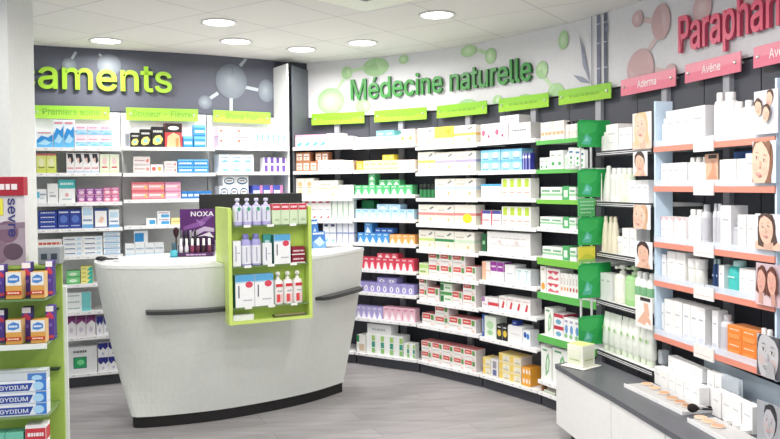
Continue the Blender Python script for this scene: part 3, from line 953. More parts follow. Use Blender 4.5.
def bay(F, W, i, label, phrase, cx, shelves, rail='f6f6f8', back='4b4d57', shelf_col='f4f4f4', rail_h=.027, post=None, ends=('', ''), top=2.18, deck=True, lip=None, stripes=False,
        deck_z=.105, inset=.022, names={}, panel_z=0.0, cut=None):
    P0, P1 = F[i], F[i + 1]
    ang = math.atan2(P1[1] - P0[1], P1[0] - P0[0])
    L = math.hypot(P1[0] - P0[0], P1[1] - P0[1])
    M = frame(P0, ang)
    Mi = M.inverted()
    b0 = Mi @ Vector((W[i][0], W[i][1], 0))
    b1 = Mi @ Vector((W[i + 1][0], W[i + 1][1], 0))
    r = thing('shelving_bay', label, 'shelving', M, 'shelving bays along the walls')
    e = .004
    mb = MB()
    mb.prism([(b0.x + e, b0.y - .012), (b1.x - e, b1.y - .012), (b1.x - e, b1.y - .002), (b0.x + e, b0.y - .002)], 0.0, top, back)
    mb.build('back_panel', r)
    mb = MB()
    mb.prism([(e, .03), (L - e, .03), (b1.x - e, b1.y - .014), (b0.x + e, b0.y - .014)], 0.0, .085, '45474f')
    mb.build('plinth', r)
    if post:
        mb = MB()
        uc = (b0.x + b1.x) / 2
        yb = (b0.y + b1.y) / 2 - .013
        mb.box((uc - .025, yb - .03, .09), (uc + .025, yb, top - .03), post)
        mb.build('upright', r)
    for side in (0, 1):
        c = ends[side]
        if c:
            mb = MB()
            col, zt, fr = c if len(c) == 3 else (*c, 1.0)
            u = 0.0 if side == 0 else L
            bb = b0 if side == 0 else b1
            sg = 1 if side == 0 else -1
            q = (u + (bb.x - u) * fr, (bb.y - .014) * fr)
            mb.prism([(u, 0), (u + sg * .012, 0), (q[0] + sg * .012, q[1]), q][::sg], panel_z, zt, col)
            mb.build('side_panel', r)
    zs = []
    for k, sh in enumerate(shelves):
        a = sh[0]
        if isinstance(a, tuple):
            z = a[1] if a[0] == 'z' else at_seg(a[0], a[1], P0, P1)[1]
        else:
            z = at_seg(cx, a, P0, P1)[1]
        last = deck and k == len(shelves) - 1
        if last:
            z = deck_z
        zs.append(z)
        opt = sh[2] if len(sh) > 2 else {}
        mb = MB()
        g = .006
        mb.prism([(g, 0), (L - g, 0), (b1.x - .008, b1.y - .016), (b0.x + .008, b0.y - .016)], z - .018, z, shelf_col)
        s = mb.build('deck' if last else 'shelf', r)
        mb = MB()
        rc = opt.get('rail', rail)
        x1 = opt.get('to', L - g)
        rh = .02 if last else opt.get('rh', rail_h)
        mb.box((g, -.008, z - rh), (x1, 0, z + .002), rc)
        if stripes:
            for q in (.30, .62):
                mb.box((g + .01, -.0095, z - rh + rh * q), (x1 - .01, -.008, z - rh + rh * (q + .14)), 'e8e8ea')
        elif rc == 'f6f6f8':
            rr = random.Random(i * 10 + k)
            u = .03
            while u < L - .07:
                mb.box((u, -.0086, z - rh + .006), (u + .045, -.008, z - .006), 'ffffff')
                mb.box((u + .006, -.0090, z - rh + .012), (u + .03, -.0086, z - rh + .017), 'b9bcc4')
                u += rr.uniform(.07, .12)
        mb.build('price_rail', s)
        if lip:
            mb = MB()
            mb.box((g, -.006, z + .002), (L - g, -.003, z + .034), mat(lip, .15, alpha=.55))
            mb.build('clear_lip', s)
        ztop = z
        where = ('bottom deck' if last else SHELF_WORD[opt.get('no', k)]) + ', ' + phrase
        for en in sh[1]:
            kw = dict(en[7]) if len(en) > 7 else {}
            kind = kw.pop('kind', 'box')
            if cut and en[1] > cut:
                en = (en[0], cut, *en[2:])
            zb = z + .001
            if kw.pop('on', False):
                zb = ztop + .0005
                kw.setdefault('inset', .03)
            kw.setdefault('inset', inset)
            kw.setdefault('lim', (max(0, b0.x) + (.018 if ends[0] else .005), min(L, b1.x) - (.018 if ends[1] else .005)))
            if k:
                kw.setdefault('zmax', zs[k - 1] - .0195)
            if names.get(kind):
                kw.setdefault('name', names[kind])
            zt = row(P0, P1, ang, zb, where, *en[:7], kind=kind, **kw)
            if not en[7:] or not en[7].get('on'):
                ztop = zt
    return r, M, L, zs
# ------------------------------------------------------------------ white bays on the left wall
W_ = 'f3f4f4'
blue_swirl = S('e9f2fa', ('r', 0, 0, 1, .45, '5fb2e6'), ('p', [(0, .45), (.3, .72), (.7, .62), (1, .8), (1, .4), (0, .3)], '2f8fd8'), ('p', [(.05, .2), (.5, .5), (.9, .3), (.6, .15)], 'a9d7f2'), ('r', .1, .86, .9, .93, 'd88a98'), top='f2f2f4')
pinkblue = S('f6dfea', ('r', 0, .12, 1, .5, '7fc0e8'), ('p', [(0, .3), (.5, .56), (1, .42), (1, .2), (.5, .34), (0, .1)], 'a8d6ef'), ('x', .1, .68, .8, .78, 'd38fb0'))
yellowgreen = S('e6ec8e', ('r', 0, 0, 1, .2, 'cfdc5e'), ('e', .5, .55, .3, .2, 'f2f2c8'), ('x', .15, .25, .85, .32, '8a9a40'), band('c86d70', .9, 1))
hairbox = S('f4f1f2', ('p', [(.1, .97), (.8, .97), (.95, .6), (.6, .45), (.55, .75), (.2, .72)], '33333c'), ('e', .45, .66, .14, .12, 'f0c9bb'), ('x', .1, .2, .9, .28, 'dd8ba0'), band('c9d4ea', .0, .1))
palegreen = S('e9f0d9', ('e', .5, .62, .25, .18, 'f2cfd2'), ('r', .2, .26, .8, .34, 'd2566a'), band('d5e6b4', 0, .12))
purplebox = S('8d4a96', ('r', 0, .5, 1, 1, '9f4fa2'), ('e', .5, .42, .34, .24, 'e8c6e0'), ('x', .1, .75, .9, .86, 'f2e6f2'), ('r', 0, 0, 1, .14, 'e7a9c4'))
pinkbox = S('e58fae', ('r', 0, .5, 1, 1, 'cf5f96'), ('e', .5, .38, .34, .22, 'f4d8e2'), ('x', .1, .75, .9, .86, 'fbeff4'))
navybox = S('26409a', ('r', .03, .06, .97, .3, '3c58b4'), ('x', .12, .5, .88, .72, 'dfe6f6'))
navytall = S('2f469c', ('e', .5, .5, .34, .2, '5a78c8'), ('x', .1, .82, .9, .9, 'e3e8f4'), ('x', .1, .12, .9, .18, 'aebce4'))
whiteblue = S('eef3f8', ('r', 0, .0, 1, .16, '6fa8d8'), ('r', .1, .55, .9, .85, 'bcd9ee'), ('x', .1, .3, .9, .38, '6f86b0'))
bluelabel = S('f0f3f6', ('r', .05, .35, .32, .8, '6fc0dc'), ('x', .38, .55, .95, .68, '8fa3b8'), ('x', .38, .3, .8, .38, 'b8c2cc'))
stripewhite = S('f2f4f6', ('r', .08, .42, .62, .6, '2e4a7c'), ('r', .08, .2, .92, .26, '8fb4d4'), ('r', .7, .35, .94, .75, 'b9d6ec'))
redtextflat = S('f5f3f1', ('x', .05, .4, .95, .66, 'd3573c'), band('e8d2c8', 0, .12))
tealyel = S('f0e88a', ('p', [(.5, 0), (1, 0), (1, 1), (.75, .9)], '38b5a6'), ('x', .06, .45, .45, .6, '7d8c3a'))
greenbox = S('7fce8c', ('e', .5, .5, .3, .25, 'd8f2d6'), band('4fae62', 0, .2))
whiteteal = S('eff5f4', ('r', .62, 0, 1, 1, '79cdd0'), ('x', .06, .45, .55, .6, '8aa0a8'))
winebox = S('f2eff4', ('r', 0, .8, 1, 1, '6c2b62'), ('p', [(0, .55), (.6, .75), (1, .6), (1, .8), (0, .8)], '8d3f86'), ('e', .5, .32, .2, .13, 'd9cfe0'))
inkbox = S('f2f2f7', ('r', 0, .72, 1, 1, '2c2f86'), ('p', [(0, .72), (.25, .5), (.55, .72)], '2c2f86'), ('p', [(.5, .72), (.75, .52), (1, .72)], '2c2f86'), ('e', .5, .25, .14, .1, 'c8c8dc'))
bigwhite = S('eef1f2', ('r', .22, .2, .66, .62, '1f6f74'), ('r', .25, .23, .63, .59, '2fae66'), ('e', .46, .42, .12, .1, '7fe0a0'), ('x', .22, .78, .66, .86, '70747c'))

L1S = [
    (147.7, [
        (36, 53, 131, 1, 1, 'short white box with blue swirl', blue_swirl),
        (53, 74, 120, 2, 1, 'tall white-topped blue box', blue_swirl),
        (75, 112, 124.6, 3, 2, 'pink and pale blue box', pinkblue)]),
    (173, [
        (36, 56, 153.5, 2, 1, 'yellow-green box', yellowgreen),
        (66, 99, 153, 4, 1, 'white box showing dark hair', hairbox),
        (99.5, 119, 154, 2, 1, 'pale green box with red line', palegreen)]),
    (202.5, [
        (36, 46.5, 189, 1, 1, 'white box with blue label', bluelabel),
        (47, 58, 183.5, 1, 1, 'plain white box', S('f2f3f4', ('x', .2, .3, .8, .4, 'a9b0b8'), ('x', .2, .5, .6, .56, 'c2c6cc'))),
        (58.5, 75, 188.5, 1, 1, 'white box with small pink flower', S('f3f5f6', ('e', .5, .55, .12, .14, 'e8aab0'), ('x', .2, .2, .8, .28, 'aab8c4'))),
        (58, 75, 179.5, 1, 1, 'teal box lying on a white one', S('49b6b8', ('x', .1, .4, .9, .65, 'd5f0f0')), {'on': True}),
        (77, 103, 188.5, 3, 2, 'purple box with pale oval', purplebox),
        (103.3, 119, 187.5, 2, 2, 'pink box with pale oval', pinkbox)]),
    (228.5, [
        (38, 57, 211, 1, 4, 'dark blue flat box', navybox),
        (57.5, 81, 209.5, 2, 1, 'dark blue upright box', navytall),
        (81.5, 93, 205, 1, 1, 'pale blue tall box', whiteblue),
        (93.5, 108, 208.5, 1, 1, 'white box in dark blue frame', S('2e4a86', ('r', .08, .05, .92, .88, 'f1f1f2'), ('p', [(.3, .3), (.5, .6), (.75, .5), (.6, .25)], 'e9c2b4'))),
        (108.5, 119, 209.5, 1, 1, 'white and light blue box', whiteblue)]),
    (256, [
        (37, 62, 239.5, 1, 2, 'flat white box with red print', redtextflat),
        (62.5, 102.5, 236.5, 2, 4, 'flat white box with navy stripe', stripewhite),
        (103, 120, 231.5, 1, 4, 'flat white box with blue stripe', whiteblue)]),
    ((82, 284), [
        (66, 80, 271, 1, 2, 'green box', greenbox),
        (80.5, 93, 266.5, 1, 4, 'yellow and teal flat box', tealyel)]),
    ((85, 311.5), [
        (66, 91, 292.5, 1, 3, 'white flat box with teal end', whiteteal)]),
    ((88, 336.5), [
        (66, 95.5, 315.5, 3, 1, 'white box with wine-red top', winebox),
        (96, 110, 316, 2, 1, 'white box with navy top', inkbox)]),
    ((90, 375), [
        (66, 97, 346.5, 1, 1, 'large white box with green square', bigwhite),
        (97.5, 118.5, 342.5, 2, 2, 'white box with navy peaks', inkbox)], {'rail': 'f6f6f8'}),
]
bay(LF, LW, 0, 'white shelving bay beside the pillar, full of medicine boxes', 'white bay by pillar', 80, L1S, back='eceeee', shelf_col='f6f6f6', ends=(('eef0f0', 2.18), ''), rail_h=.026)

lens = S('1d1d20', ('p', [(.08, .2), (.3, .12), (.75, .18), (.92, .42), (.7, .6), (.3, .55), (.1, .4)], 'e8e27a'), ('e', .5, .36, .2, .1, '7fc0c8'), ('x', .12, .72, .88, .82, 'd8d8d4'), top='2a2a2e')
peach = S('d8434a', ('r', 0, .62, 1, 1, '2a2024'), ('p', [(.1, 0), (.9, 0), (.85, .5), (.5, .62), (.15, .45)], 'f0b48c'), ('e', .5, .8, .32, .08, 'f1efee'), ('r', .62, 0, .8, .4, 'd98b58'))
skybox = S('3f95d8', ('x', .1, .3, .9, .52, 'eaf4fb'), ('r', 0, .75, 1, 1, '6fb6e6'), ('r', 0, 0, 1, .1, '1f6fb8'))
greypink = S('e2dadb', ('x', .08, .45, .7, .6, 'b89a9e'), ('e', .86, .5, .08, .2, 'd87a70'), band('cfc5c7', 0, .14))
redpink = S('ee9ea4', ('x', .06, .4, .8, .62, 'fbeff0'), ('e', .86, .4, .09, .22, 'f2c070'), band('e0717e', .82, 1), band('d65a6a', 0, .1))
rosebox = S('ecb5cc', ('x', .06, .4, .8, .62, 'fbf1f5'), ('e', .86, .4, .09, .22, 'e8a0a8'), band('d98ab0', .82, 1))
blueflat = S('2f7ec8', ('x', .08, .3, .92, .62, 'e9f2fa'))
L2S = [
    (147.5, [
        (124.8, 130, 133, 1, 1, 'grey clear-sided box', S('a4a9b0', ('r', .2, .1, .8, .9, '8b9098'))),
        (130.3, 139.5, 132.5, 1, 1, 'black box with round yellow picture', lens),
        (139.8, 151, 129.2, 1, 1, 'black box with wide yellow picture', lens),
        (151.3, 164, 126.6, 1, 1, 'tallest black box with yellow picture', lens),
        (164.4, 182, 123.2, 1, 1, 'red and peach box with black top', peach),
        (183, 193, 136, 1, 1, 'single blue box', skybox),
        (193.4, 205.5, 124.8, 1, 2, 'blue box stacked beside the single one', skybox)]),
    (173.2, [
        (133, 150, 156.5, 1, 2, 'grey-pink flat box', greypink),
        (150.4, 163.5, 164.5, 1, 1, 'white box with red and orange dots', S('ece6e6', ('e', .25, .5, .16, .25, 'd9605a'), ('e', .7, .5, .16, .25, 'e8a860'))),
        (164, 177, 161.2, 1, 2, 'pale pink flat box', greypink),
        (177.5, 208.5, 159.3, 2, 2, 'bright blue box with white name', skybox)]),
    (199.2, [
        (131.5, 164.5, 182.2, 2, 2, 'coral red box', redpink),
        (165, 180.8, 182, 1, 2, 'rose pink box', rosebox),
        (181.5, 213, 191, 5, 1, 'low blue box', blueflat)]),
    (225, [
        (146, 156.5, 218.3, 1, 1, 'white box with blue square', S('eef2f4', ('r', .3, .15, .9, .75, '3f9ad0'))),
        (157, 170, 211.3, 1, 2, 'white and pale blue box', S('eef1f4', ('r', .3, .1, .95, .55, '4aa0d8'), ('x', .1, .7, .9, .85, 'b08aa0'))),
        (171, 181.5, 218, 1, 1, 'cream yellow box', S('f0e3a2', ('x', .1, .4, .9, .55, 'c9a860')))]),
    (254.5, [
        (125, 164, 243, 4, 1, 'white box behind the counter', S('eaeff2', ('x', .1, .5, .9, .62, '9fb4c8'), band('c9d9e6', 0, .2))),
        (134, 148, 230.5, 1, 1, 'white box with blue panel', S('eef2f5', ('r', .02, .1, .7, .8, '2f8fd0')), {'on': True})]),
    (('z', .81), []), (('z', .60), []), (('z', .40), []), (('z', .11), [])]
bay(LF, LW, 1, 'white shelving bay in the middle, behind the nail polish stand', 'white middle bay', 168, L2S, back='eceeee', shelf_col='f6f6f6', rail_h=.026)

pinkdot = S('f0d0d6', ('e', .13, .62, .07, .15, 'c86a50'), ('x', .3, .6, .92, .7, 'd9a4ae'), band('e6aab8', 0, .1))
bluefig = S('dfeaf2', ('p', [(.25, .3), (.6, .42), (.85, .75), (.55, .62)], '3f9fdc'), ('e', .6, .72, .14, .1, '3f9fdc'), band('4a8fc8', 0, .08))
wave = S('f0f4f7', ('p', [(0, .1), (.5, .42), (1, .1)], '6fb0d8'), ('x', .15, .62, .85, .74, '8fb4cc'))
violet = S('ece8f2', ('r', .22, 0, .8, 1, '6a4aa0'), ('x', .3, .45, .72, .6, 'efe8f6'))
ovalbox = S('e8edf0', ('e', .5, .5, .42, .36, '3a5a80'), ('e', .5, .52, .34, .22, 'e4ecf0'), ('x', .28, .46, .72, .58, '5a3f50'))
L3S = [
    (147.5, [
        (216, 253.5, 127.3, 2, 2, 'pale pink box with red dot', pinkdot),
        (254, 288, 131.5, 6, 1, 'white box with blue figure', bluefig)]),
    (172, [
        (219, 253.5, 154.5, 3, 2, 'white box with blue wave', wave),
        (263, 288, 157.5, 4, 1, 'white and violet striped box', violet)]),
    (198, [
        (214.5, 248.5, 186, 3, 1, 'white box with dark oval badge', ovalbox),
        (222.5, 248.5, 176, 2, 1, 'oval-badged box on the upper layer', ovalbox, {'on': True}),
        (252.5, 283, 185.2, 3, 1, 'violet-blue box with white name', S('4a58b4', ('x', .08, .3, .92, .6, 'f0eef8'), ('r', .7, 0, 1, 1, 'c87fb0')))]),
    (('z', 1.21), []), (('z', .99), []), (('z', .81), []), (('z', .60), []), (('z', .40), []), (('z', .11), [])]
bay(LF, LW, 2, 'white shelving bay in the corner, behind the black monitor', 'white corner bay', 255, L3S, back='eceeee', shelf_col='f6f6f6', ends=('', ('e9ebea', 2.63)), rail_h=.026)
# ------------------------------------------------------------------ dark bays along the curved wall
POST = 'a6a7af'
swoosh = S('f0dbe3', ('r', 0, .82, 1, 1, 'e0a0ba'), ('p', [(.1, .16), (.75, .44), (.92, .3), (.8, .14), (.3, .1)], '4fa8cf'), ('x', .15, .6, .8, .68, 'e3a2b8'))
flowers = S('f3e3e7', ('e', .3, .62, .12, .14, 'f0c3cc'), ('e', .6, .4, .1, .1, 'eeb9c4'), ('x', .15, .2, .85, .27, 'e0aab4'))
brown = S('b47c5a', ('r', .12, .15, .88, .82, 'f0e4dc'), ('x', .2, .5, .8, .62, '8a5a48'), ('e', .5, .32, .2, .1, 'd8a888'), top='8a5a3c')
redscript = S('f7f0ef', ('p', [(.1, .12), (.9, .26), (.85, .34), (.12, .2)], 'd8525c'), ('x', .2, .62, .8, .72, 'd99a9c'), band('f2dede', .86, 1), top='f0d8d4')
yelscript = S('f9f2e4', ('p', [(.1, .12), (.9, .26), (.85, .34), (.12, .2)], 'f0c86a'), ('x', .2, .62, .8, .72, 'd8b890'))
ornate = S('f7f0e6', ('e', .5, .7, .26, .12, 'edc58e'), ('e', .5, .32, .22, .12, 'f0d2a4'), ('x', .2, .5, .8, .55, 'd0a070'))
wideline = S('f8f4ee', ('p', [(0, .62), (.5, .56), (1, .64), (1, .58), (.5, .5), (0, .56)], 'ecc088'), ('x', .3, .72, .7, .8, 'c9b8a8'), ('e', .8, .2, .06, .08, 'f2e68a'))
greenline = S('f3f8f3', ('r', .04, 0, .12, 1, '9fcfa8'), ('x', .3, .5, .8, .56, 'b4d2b8'), band('cfe8d2', 0, .1))
redmark = S('f6f3f3', ('r', .2, .86, .8, .95, 'cf5560'), ('p', [(.3, .1), (.7, .22), (.8, .14), (.5, .05)], 'd8626a'), ('x', .2, .5, .8, .56, 'c9ccd4'))
greenvert = S('f2f6f2', ('r', 0, 0, .12, 1, '78b788'), ('r', .3, .3, .8, .7, 'e6efe6'))
bluemark = S('f0f3f8', ('r', .2, .82, .8, .93, '3a4470'), ('p', [(.3, .1), (.7, .24), (.8, .15), (.5, .05)], '7fc6d0'), band('8fa4d0', .48, .52))
bluebars = S('eef1f8', ('r', .0, .0, .1, 1, '8a94c8'), band('8a9ad0', .46, .52))
R1S = [
    (146.7, [
        (294, 326, 134.6, 4, 1, 'pink-topped white box with blue swoosh', swoosh),
        (326.5, 343, 133.3, 2, 1, 'white box with faint pink flowers', flowers),
        (343.4, 353.5, 136, 1, 1, 'short white box with faint flowers', flowers)]),
    (171, [
        (295.5, 317, 161.6, 3, 1, 'brown box with white panel', brown),
        (295.5, 310, 152.4, 2, 1, 'brown box on the upper layer', brown, {'on': True, 'inset': .022}),
        (315, 328.5, 152.2, 2, 1, 'brown box lifted behind white ones', brown, {'on': True, 'inset': .05}),
        (317.4, 344, 160, 3, 1, 'white box with red script', redscript),
        (344.4, 353.5, 160.5, 1, 1, 'white box with yellow script', yelscript)]),
    (198, [
        (294, 313.6, 178.3, 2, 1, 'cream box with orange ornaments', ornate),
        (314, 338, 180.4, 1, 1, 'wide cream box with orange line', wideline),
        (338.4, 353.5, 184.8, 3, 1, 'white box with green edge', greenline)]),
    (220, [
        (297, 331, 200.3, 5, 1, 'white box with red mark', redmark),
        (331.5, 354, 199.6, 4, 1, 'white box with green upright line', greenvert)]),
    (243.3, [
        (323, 336, 222.8, 2, 1, 'white box with dark blue mark', bluemark),
        (336.4, 354, 222.3, 3, 1, 'white box with blue cross lines', bluebars)]),
    (('z', .86), []), (('z', .66), []), (('z', .43), []), (('z', .105), [])]
bay(RF, RW, 0, 'dark-backed shelving bay in the corner next to the white bays', 'dark corner bay', 323, R1S, names={'box': 'remedy_box'}, post=POST, ends=(('5f636c', 2.63), ''), inset=.024)

cyan = S('cfeaee', ('r', .0, .55, 1, .8, '98d2d8'), ('x', .2, .25, .8, .36, '8cc0c8'))
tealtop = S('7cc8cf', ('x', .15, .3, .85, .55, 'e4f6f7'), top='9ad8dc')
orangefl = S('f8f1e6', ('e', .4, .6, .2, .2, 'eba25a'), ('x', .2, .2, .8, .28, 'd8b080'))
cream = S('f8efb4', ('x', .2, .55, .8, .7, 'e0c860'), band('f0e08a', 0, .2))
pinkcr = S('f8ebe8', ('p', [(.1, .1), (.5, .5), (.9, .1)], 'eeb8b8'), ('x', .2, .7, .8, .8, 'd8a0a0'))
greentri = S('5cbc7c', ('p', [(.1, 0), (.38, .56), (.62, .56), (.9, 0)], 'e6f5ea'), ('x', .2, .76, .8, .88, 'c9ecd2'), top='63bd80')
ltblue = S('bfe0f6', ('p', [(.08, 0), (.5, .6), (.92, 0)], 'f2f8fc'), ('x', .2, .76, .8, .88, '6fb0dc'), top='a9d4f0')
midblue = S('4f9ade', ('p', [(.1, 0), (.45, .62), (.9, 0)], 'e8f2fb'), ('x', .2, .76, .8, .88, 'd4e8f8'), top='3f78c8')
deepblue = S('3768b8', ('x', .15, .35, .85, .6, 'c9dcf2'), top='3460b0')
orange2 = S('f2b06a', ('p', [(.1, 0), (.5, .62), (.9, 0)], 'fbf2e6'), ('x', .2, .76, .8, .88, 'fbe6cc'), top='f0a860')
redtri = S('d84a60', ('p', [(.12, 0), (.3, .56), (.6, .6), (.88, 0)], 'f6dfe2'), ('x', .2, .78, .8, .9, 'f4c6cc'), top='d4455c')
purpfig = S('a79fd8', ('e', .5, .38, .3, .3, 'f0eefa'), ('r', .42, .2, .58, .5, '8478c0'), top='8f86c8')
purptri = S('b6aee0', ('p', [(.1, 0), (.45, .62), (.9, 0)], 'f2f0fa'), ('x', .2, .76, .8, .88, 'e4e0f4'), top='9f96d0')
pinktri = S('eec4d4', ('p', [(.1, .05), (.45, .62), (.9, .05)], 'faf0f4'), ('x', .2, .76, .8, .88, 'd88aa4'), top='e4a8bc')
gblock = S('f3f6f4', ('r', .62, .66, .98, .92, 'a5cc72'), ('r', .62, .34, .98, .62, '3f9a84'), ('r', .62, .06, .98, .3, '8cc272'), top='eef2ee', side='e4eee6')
R2S = [
    (145.1, [
        (355.5, 399, 136.6, 5, 1, 'pale cyan box', cyan),
        (376, 394, 130.5, 2, 1, 'teal box on the upper layer', tealtop, {'on': True}),
        (399.4, 415, 134, 2, 1, 'white box with orange flower', orangefl),
        (401, 414.5, 129, 1, 1, 'white and pinkish box on top', flowers, {'on': True})]),
    (169.8, [
        (356, 363, 161, 1, 1, 'orange box', S('e9a73c', ('r', .15, .2, .85, .7, 'f4cc7a'))),
        (363.3, 397, 160.3, 5, 1, 'pale yellow box', cream),
        (382, 394, 154.6, 2, 1, 'flat yellow box on top', S('eed84a', ('e', .5, .5, .35, .3, 'f6ea8c'), top='f0de60'), {'on': True}),
        (397.3, 415, 159.8, 3, 1, 'white and pink box', pinkcr)]),
    (194.8, [
        (354.5, 412.5, 185, 8, 1, 'green box with white triangle', greentri),
        (368.3, 375, 174, 1, 2, 'small green box stacked near the end', greentri, {'on': True}),
        (379, 400, 179.8, 3, 1, 'green box on the upper layer', greentri, {'on': True})]),
    (219.2, [
        (355.5, 414, 209.3, 8, 1, 'light blue box with white triangle', ltblue),
        (377, 400, 204.3, 2, 1, 'light blue box on the upper layer', ltblue, {'on': True}),
        (355.5, 374, 200.5, 2, 1, 'dark green box at the back', S('1f7a48', ('x', .2, .4, .8, .55, '8cc8a0')), {'inset': .13})]),
    (243.5, [
        (357.5, 389, 232.8, 5, 1, 'blue box with white peak', midblue),
        (364.5, 372, 222.6, 1, 1, 'tall blue box on the upper layer', midblue, {'on': True}),
        (375, 393, 228, 3, 1, 'dark blue box on the upper layer', deepblue, {'on': True}),
        (389.4, 415, 234.6, 4, 1, 'orange box with white triangle', orange2)]),
    (270, [
        (357, 414, 257.8, 9, 1, 'red box with white triangle', redtri),
        (377, 398, 253.6, 3, 1, 'red box on the upper layer', redtri, {'on': True})]),
    (293.3, [
        (357, 414, 283, 9, 1, 'lilac box with white figure', purpfig),
        (377, 396.5, 277.8, 2, 1, 'lilac box on the upper layer', purpfig, {'on': True})]),
    (320, [
        (356, 382.5, 306.3, 5, 1, 'lilac box with white triangle', purptri),
        (383, 415, 307.8, 5, 1, 'pale pink box with white triangle', pinktri)]),
    (358, [
        (355, 365.5, 335, 1, 1, 'white box with tan patch', S('f2f2ee', ('r', .3, .1, .9, .5, 'd8c4ac'), ('r', 0, .6, .3, 1, '2f8a50'))),
        (366, 403, 335, 4, 1, 'tall white box with green blocks', gblock),
        (367, 391, 324.5, 1, 1, 'white flat box lying on top', S('eceeee', ('x', .2, .35, .8, .55, 'b4bcc0')), {'on': True}),
        (403.5, 415, 343.5, 2, 1, 'short white box with green blocks', gblock)])]
bay(RF, RW, 1, 'second dark-backed bay from the corner, stocked by colour', 'second dark bay', 384, R2S, names={'box': 'remedy_box'}, post=POST)


def spa(c, base='f7f3ea'):
    return S(base, ('r', 0, 0, 1, .44, 'f1ebd8'), band(c, .46, .60), ('p', [(.62, .78), (.82, .92), (.88, .86), (.7, .74)], '8a8f8c'), ('e', .7, .24, .05, .08, 'd8b878'), ('x', .1, .7, .5, .76, 'c4bfb4'), top='f4f0e8')


redwhite = S('f4f1f0', ('r', .04, .56, .66, .95, 'd9544c'), ('x', .12, .70, .56, .80, 'f8dcd8'), ('r', .72, .52, .94, .93, '6a9a54'), ('x', .1, .3, .8, .36, 'c8c0bc'), ('r', .72, .05, .94, .2, 'f0c9c4'), top='d8888a', side='ece4e2')
palegr = S('dcebc2', ('r', 0, .6, 1, .9, 'b9d98a'), ('x', .1, .25, .8, .4, '8fae60'))
darkjar = dict(base='21402e', cap='16201a', label='2f7a4a', shapes=[], lz=(.2, .8))
greenstripe = S('e9f1e4', ('r', 0, .72, 1, 1, '58a05a'), ('r', .0, .1, .3, .66, '2f7a48'), ('x', .4, .3, .9, .45, '8ab88a'), top='7fb67c')
R3S = [
    (145.3, [
        (416, 434.5, 128, 1, 1, 'cream box with pale pink band', spa('f2d4da')),
        (435, 453.5, 126.6, 1, 1, 'cream box with yellow top', S('f6e05a', ('r', 0, 0, 1, .4, 'f6f0e0'), ('p', [(.55, .8), (.85, .9), (.8, .5)], 'd8b838'), top='f4e070')),
        (454, 476.5, 125.2, 1, 1, 'cream box with orange band', spa('f0c06c'))]),
    (172, [
        (415.5, 434.8, 152, 1, 1, 'cream box with yellow band', spa('f2e46a')),
        (435.2, 475.8, 151.6, 2, 1, 'cream box with violet band', spa('b9aed0'))]),
    (198.3, [
        (416, 434, 184.3, 4, 1, 'dark green jar', darkjar, {'kind': 'jar', 'name': 'herbal_jar'}),
        (435, 476, 178.6, 2, 1, 'cream box with pale blue band', spa('c2e0ee'))]),
    (224.6, [
        (414.6, 454, 204.8, 2, 1, 'cream box with red band', spa('e58f8c')),
        (454.3, 475.5, 204.9, 1, 1, 'red-banded cream box, yellow round sticker', S('f7f3ea', ('r', 0, 0, 1, .44, 'f1ebd8'), band('e58f8c', .46, .60), ('e', .62, .33, .22, .24, 'f2e63a'), top='f4f0e8'))]),
    (251.3, [
        (414.8, 434.4, 230, 1, 1, 'cream box with lime band', spa('cfe28a')),
        (434.8, 454, 231, 1, 1, 'cream box with dark green band', spa('3f8f56')),
        (454.4, 474.5, 232, 1, 1, 'cream box with pale green band', spa('cfe4cc'))]),
    (278.3, [
        (415.5, 428, 263, 1, 1, 'pale green box', palegr),
        (428.4, 465, 252.8, 3, 2, 'white box with red corner', redwhite),
        (465.3, 478, 266.5, 1, 1, 'single white box with red corner', redwhite)]),
    (304, [
        (415, 427, 277, 1, 2, 'red-cornered box at the shelf end', redwhite),
        (427.4, 439, 287.5, 1, 1, 'single red-cornered box', redwhite),
        (440, 451.5, 280.5, 1, 2, 'green-striped white box', greenstripe),
        (452, 462, 291.5, 1, 1, 'red-cornered box after green ones', redwhite),
        (463, 478, 282.5, 1, 2, 'wide red-cornered box', redwhite)]),
    (329, [
        (422, 434.5, 313.5, 1, 1, 'first red-cornered box', redwhite),
        (435, 448.5, 306, 1, 2, 'red-cornered box of the tall stack', redwhite),
        (449, 477.8, 318, 2, 1, 'red-cornered box after the stack', redwhite)]),
    (370.5, [
        (421.5, 477.8, 345.5, 5, 2, 'red-cornered white box', redwhite)])]
bay(RF, RW, 2, 'third dark-backed bay from the corner, with cream boxes above red-cornered ones', 'third dark bay', 446, R3S, cut=475.8, names={'box': 'supplement_box'}, post=POST)

pinkflower = S('f5edee', ('e', .2, .5, .13, .16, 'd86a88'), ('e', .6, .3, .08, .09, 'b04a80'), ('x', .3, .8, .9, .86, 'c8b0b4'), band('efd6da', 0, .08))
silver = S('eeecee', ('x', .12, .52, .8, .6, '7a7f8c'), ('p', [(.5, .66), (.95, .72), (.95, .76), (.5, .7)], 'c6c6ce'), side='d4d0d2')
sky2 = S('a9d9f2', ('e', .5, .5, .3, .25, 'e9f6fc'), ('r', 0, .78, 1, 1, '7cc2ea'), ('x', .2, .1, .8, .2, '5aa4d4'), top='b8e0f4')
royal = S('3a3f9c', ('r', .35, 0, .55, 1, 'c9cbe8'), ('x', .1, .7, .9, .85, 'f0f0f8'), top='35409a')
bluetop = S('f1f4f6', ('r', 0, .84, 1, 1, '5aaee0'), ('p', [(.5, .1), (.8, .55), (.7, .1)], 'd5e6f0'), ('x', .1, .3, .5, .36, 'b8c6d0'), top='7fc0e6')
limetop = S('f3f2ec', ('r', .2, .56, .8, .97, 'bcd84a'), ('x', .15, .25, .85, .31, 'd9a8a0'), ('x', .2, .1, .7, .15, 'c8c4bc'), top='e0e8b8')
